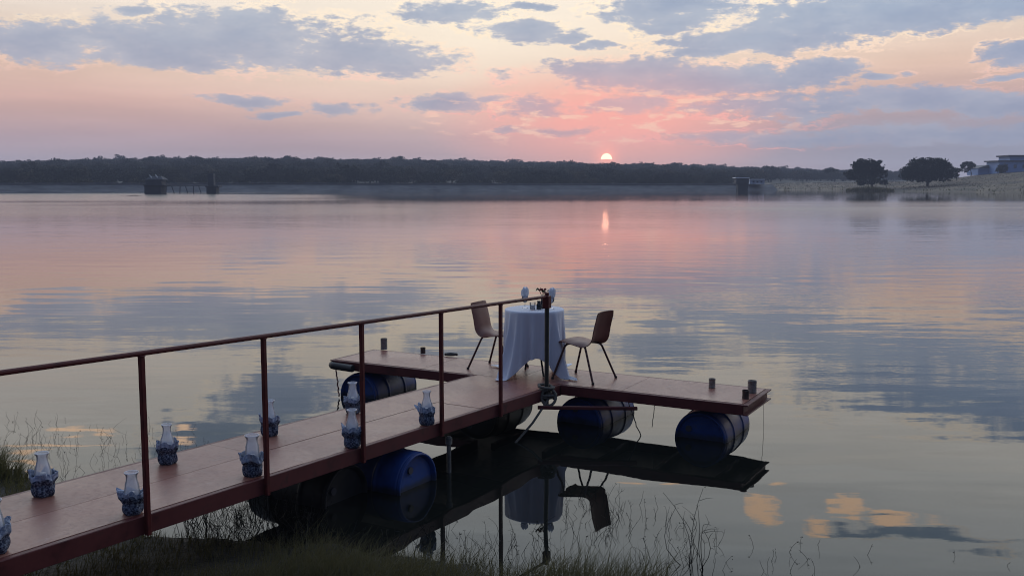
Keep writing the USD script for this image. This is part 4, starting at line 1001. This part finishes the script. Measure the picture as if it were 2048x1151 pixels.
# ------------------------------------------------------------------ grass and weeds
r = np.random.default_rng(51)
def bank_grass(n, xr_, d0, d1, h0, h1, name, label, mat, seed, wid=0.006, clump=1.6, lean=(0.25, 0.05), cut=0.36, under=False):
    r = np.random.default_rng(seed)
    x = r.uniform(*xr_, n); d = r.uniform(d0, d1, n); y = np.interp(x, SHORE_X, SHORE_Y) - d
    k = meshkit.fbm(np.stack([x * clump, y * clump, x * 0 + seed], -1), 3, seed); keep = r.uniform(0, 1, n) < np.clip((k - cut) * 4.5, 0, 1)
    s = (x - O[0]) * DA[0] + (y - O[1]) * DA[1]; t = (x - O[0]) * DN[0] + (y - O[1]) * DN[1]
    if not under: keep &= ~((np.abs(t) < 0.62) & (s > -9))
    x, y, d, k = x[keep], y[keep], d[keep], k[keep]
    z = np.maximum(bank_z(x, y), -0.12) - 0.01
    h = r.uniform(h0, h1, len(x)) * np.clip(0.5 + (k - 0.4) * 2.2, 0.45, 1.3)
    ln = np.stack([r.normal(lean[0], 0.35, len(x)), r.normal(lean[1], 0.35, len(x))], 1)
    tag(obj(name, blades(np.stack([x, y, z], 1), h, wid * r.uniform(0.6, 1.3, len(x)), ln, r, 4), M[mat]), label, 'grass', kind='stuff')


bank_grass(27000, (-3.6, 1.0), -0.15, 2.0, 0.10, 0.34, 'bank_grass', 'dry olive grass along the near bank at the bottom of the photo', 'grass', 61, 0.005, cut=0.27)
bank_grass(14000, (-4.2, -0.6), 0.0, 2.2, 0.05, 0.14, 'short_grass', 'short sparse grass on the dark mud under the walkway', 'grass', 63, 0.006, cut=0.05, under=True)
bank_grass(6500, (-5.2, -3.5), 0.0, 1.3, 0.14, 0.30, 'tufted_grass', 'taller green tufts of grass on the bank beyond the walkway at the left', 'green_grass', 62, 0.007, 1.2, (0.5, -0.1))


def weeds(regions, name, label, seed, rad=0.0022, hmax=0.5, mat='weed'):
    """Thin bent stems standing in shallow water, most with a few side twigs or seed heads."""
    r = np.random.default_rng(seed); out = []
    for (u0, u1, v0, v1, n, hh) in regions:
        for _ in range(n):
            b = at(r.uniform(u0, u1), r.uniform(v0, v1), 0.0)
            h = hh * r.uniform(0.35, 1.1); ln = r.normal(0, 0.45, 2) * h
            bend = r.normal(0, 0.12, 2) * h
            x = np.linspace(0, 1, 6)
            p = np.stack([b[0] + ln[0] * x + bend[0] * np.sin(x * PI), b[1] + ln[1] * x + bend[1] * np.sin(x * PI), -0.06 + (h + 0.06) * x * (1 - 0.18 * x)], 1)
            out.append(tube(p, np.linspace(rad, rad * 0.45, 6), 3, False))
            for _ in range(r.integers(0, 4)):
                k = r.integers(2, 6); q = p[k]; d = r.normal(0, 1, 3); d[2] = abs(d[2]) * 0.6; d /= np.linalg.norm(d); l = h * r.uniform(0.08, 0.28)
                out.append(tube([q, q + d * l * 0.55 + [0, 0, 0.006], q + d * l], [rad * 0.6, rad * 0.5, rad * 0.3], 3, False))
            if r.uniform() < 0.35:
                q = p[-1]; out.append(quads(q + r.normal(0, 0.008, (3, 3)), 0, 0.006, r))
    tag(obj(name, cat(*out), M[mat]), label, 'weeds', kind='stuff')


weeds([(360, 640, 1030, 1100, 230, 0.24), (420, 600, 1000, 1060, 90, 0.20), (560, 900, 1075, 1140, 90, 0.20)], 'tangled_weeds', 'tangled dark twigs standing in the shallows in front of the walkway', 71, 0.0032)
weeds([(1130, 1240, 985, 1090, 70, 0.15), (1240, 1340, 1000, 1130, 24, 0.18), (1330, 1440, 1030, 1151, 28, 0.18), (1440, 1640, 1070, 1160, 16, 0.12), (880, 1130, 1060, 1151, 80, 0.16), (1700, 2040, 1080, 1160, 4, 0.10)], 'sparse_weeds', 'sparse thin weeds in the water at the lower right of the platform', 72)
weeds([(0, 240, 870, 980, 70, 0.17), (0, 130, 840, 910, 36, 0.15), (150, 420, 850, 930, 40, 0.14), (330, 470, 880, 940, 10, 0.12)], 'bank_weeds', 'thin dark weeds in the water left of the walkway', 73, 0.0018)
weeds([(1376, 1412, 1120, 1150, 9, 0.55)], 'tall_stalks', 'cluster of taller dark upright stalks right of the chair reflection', 74, 0.0035)
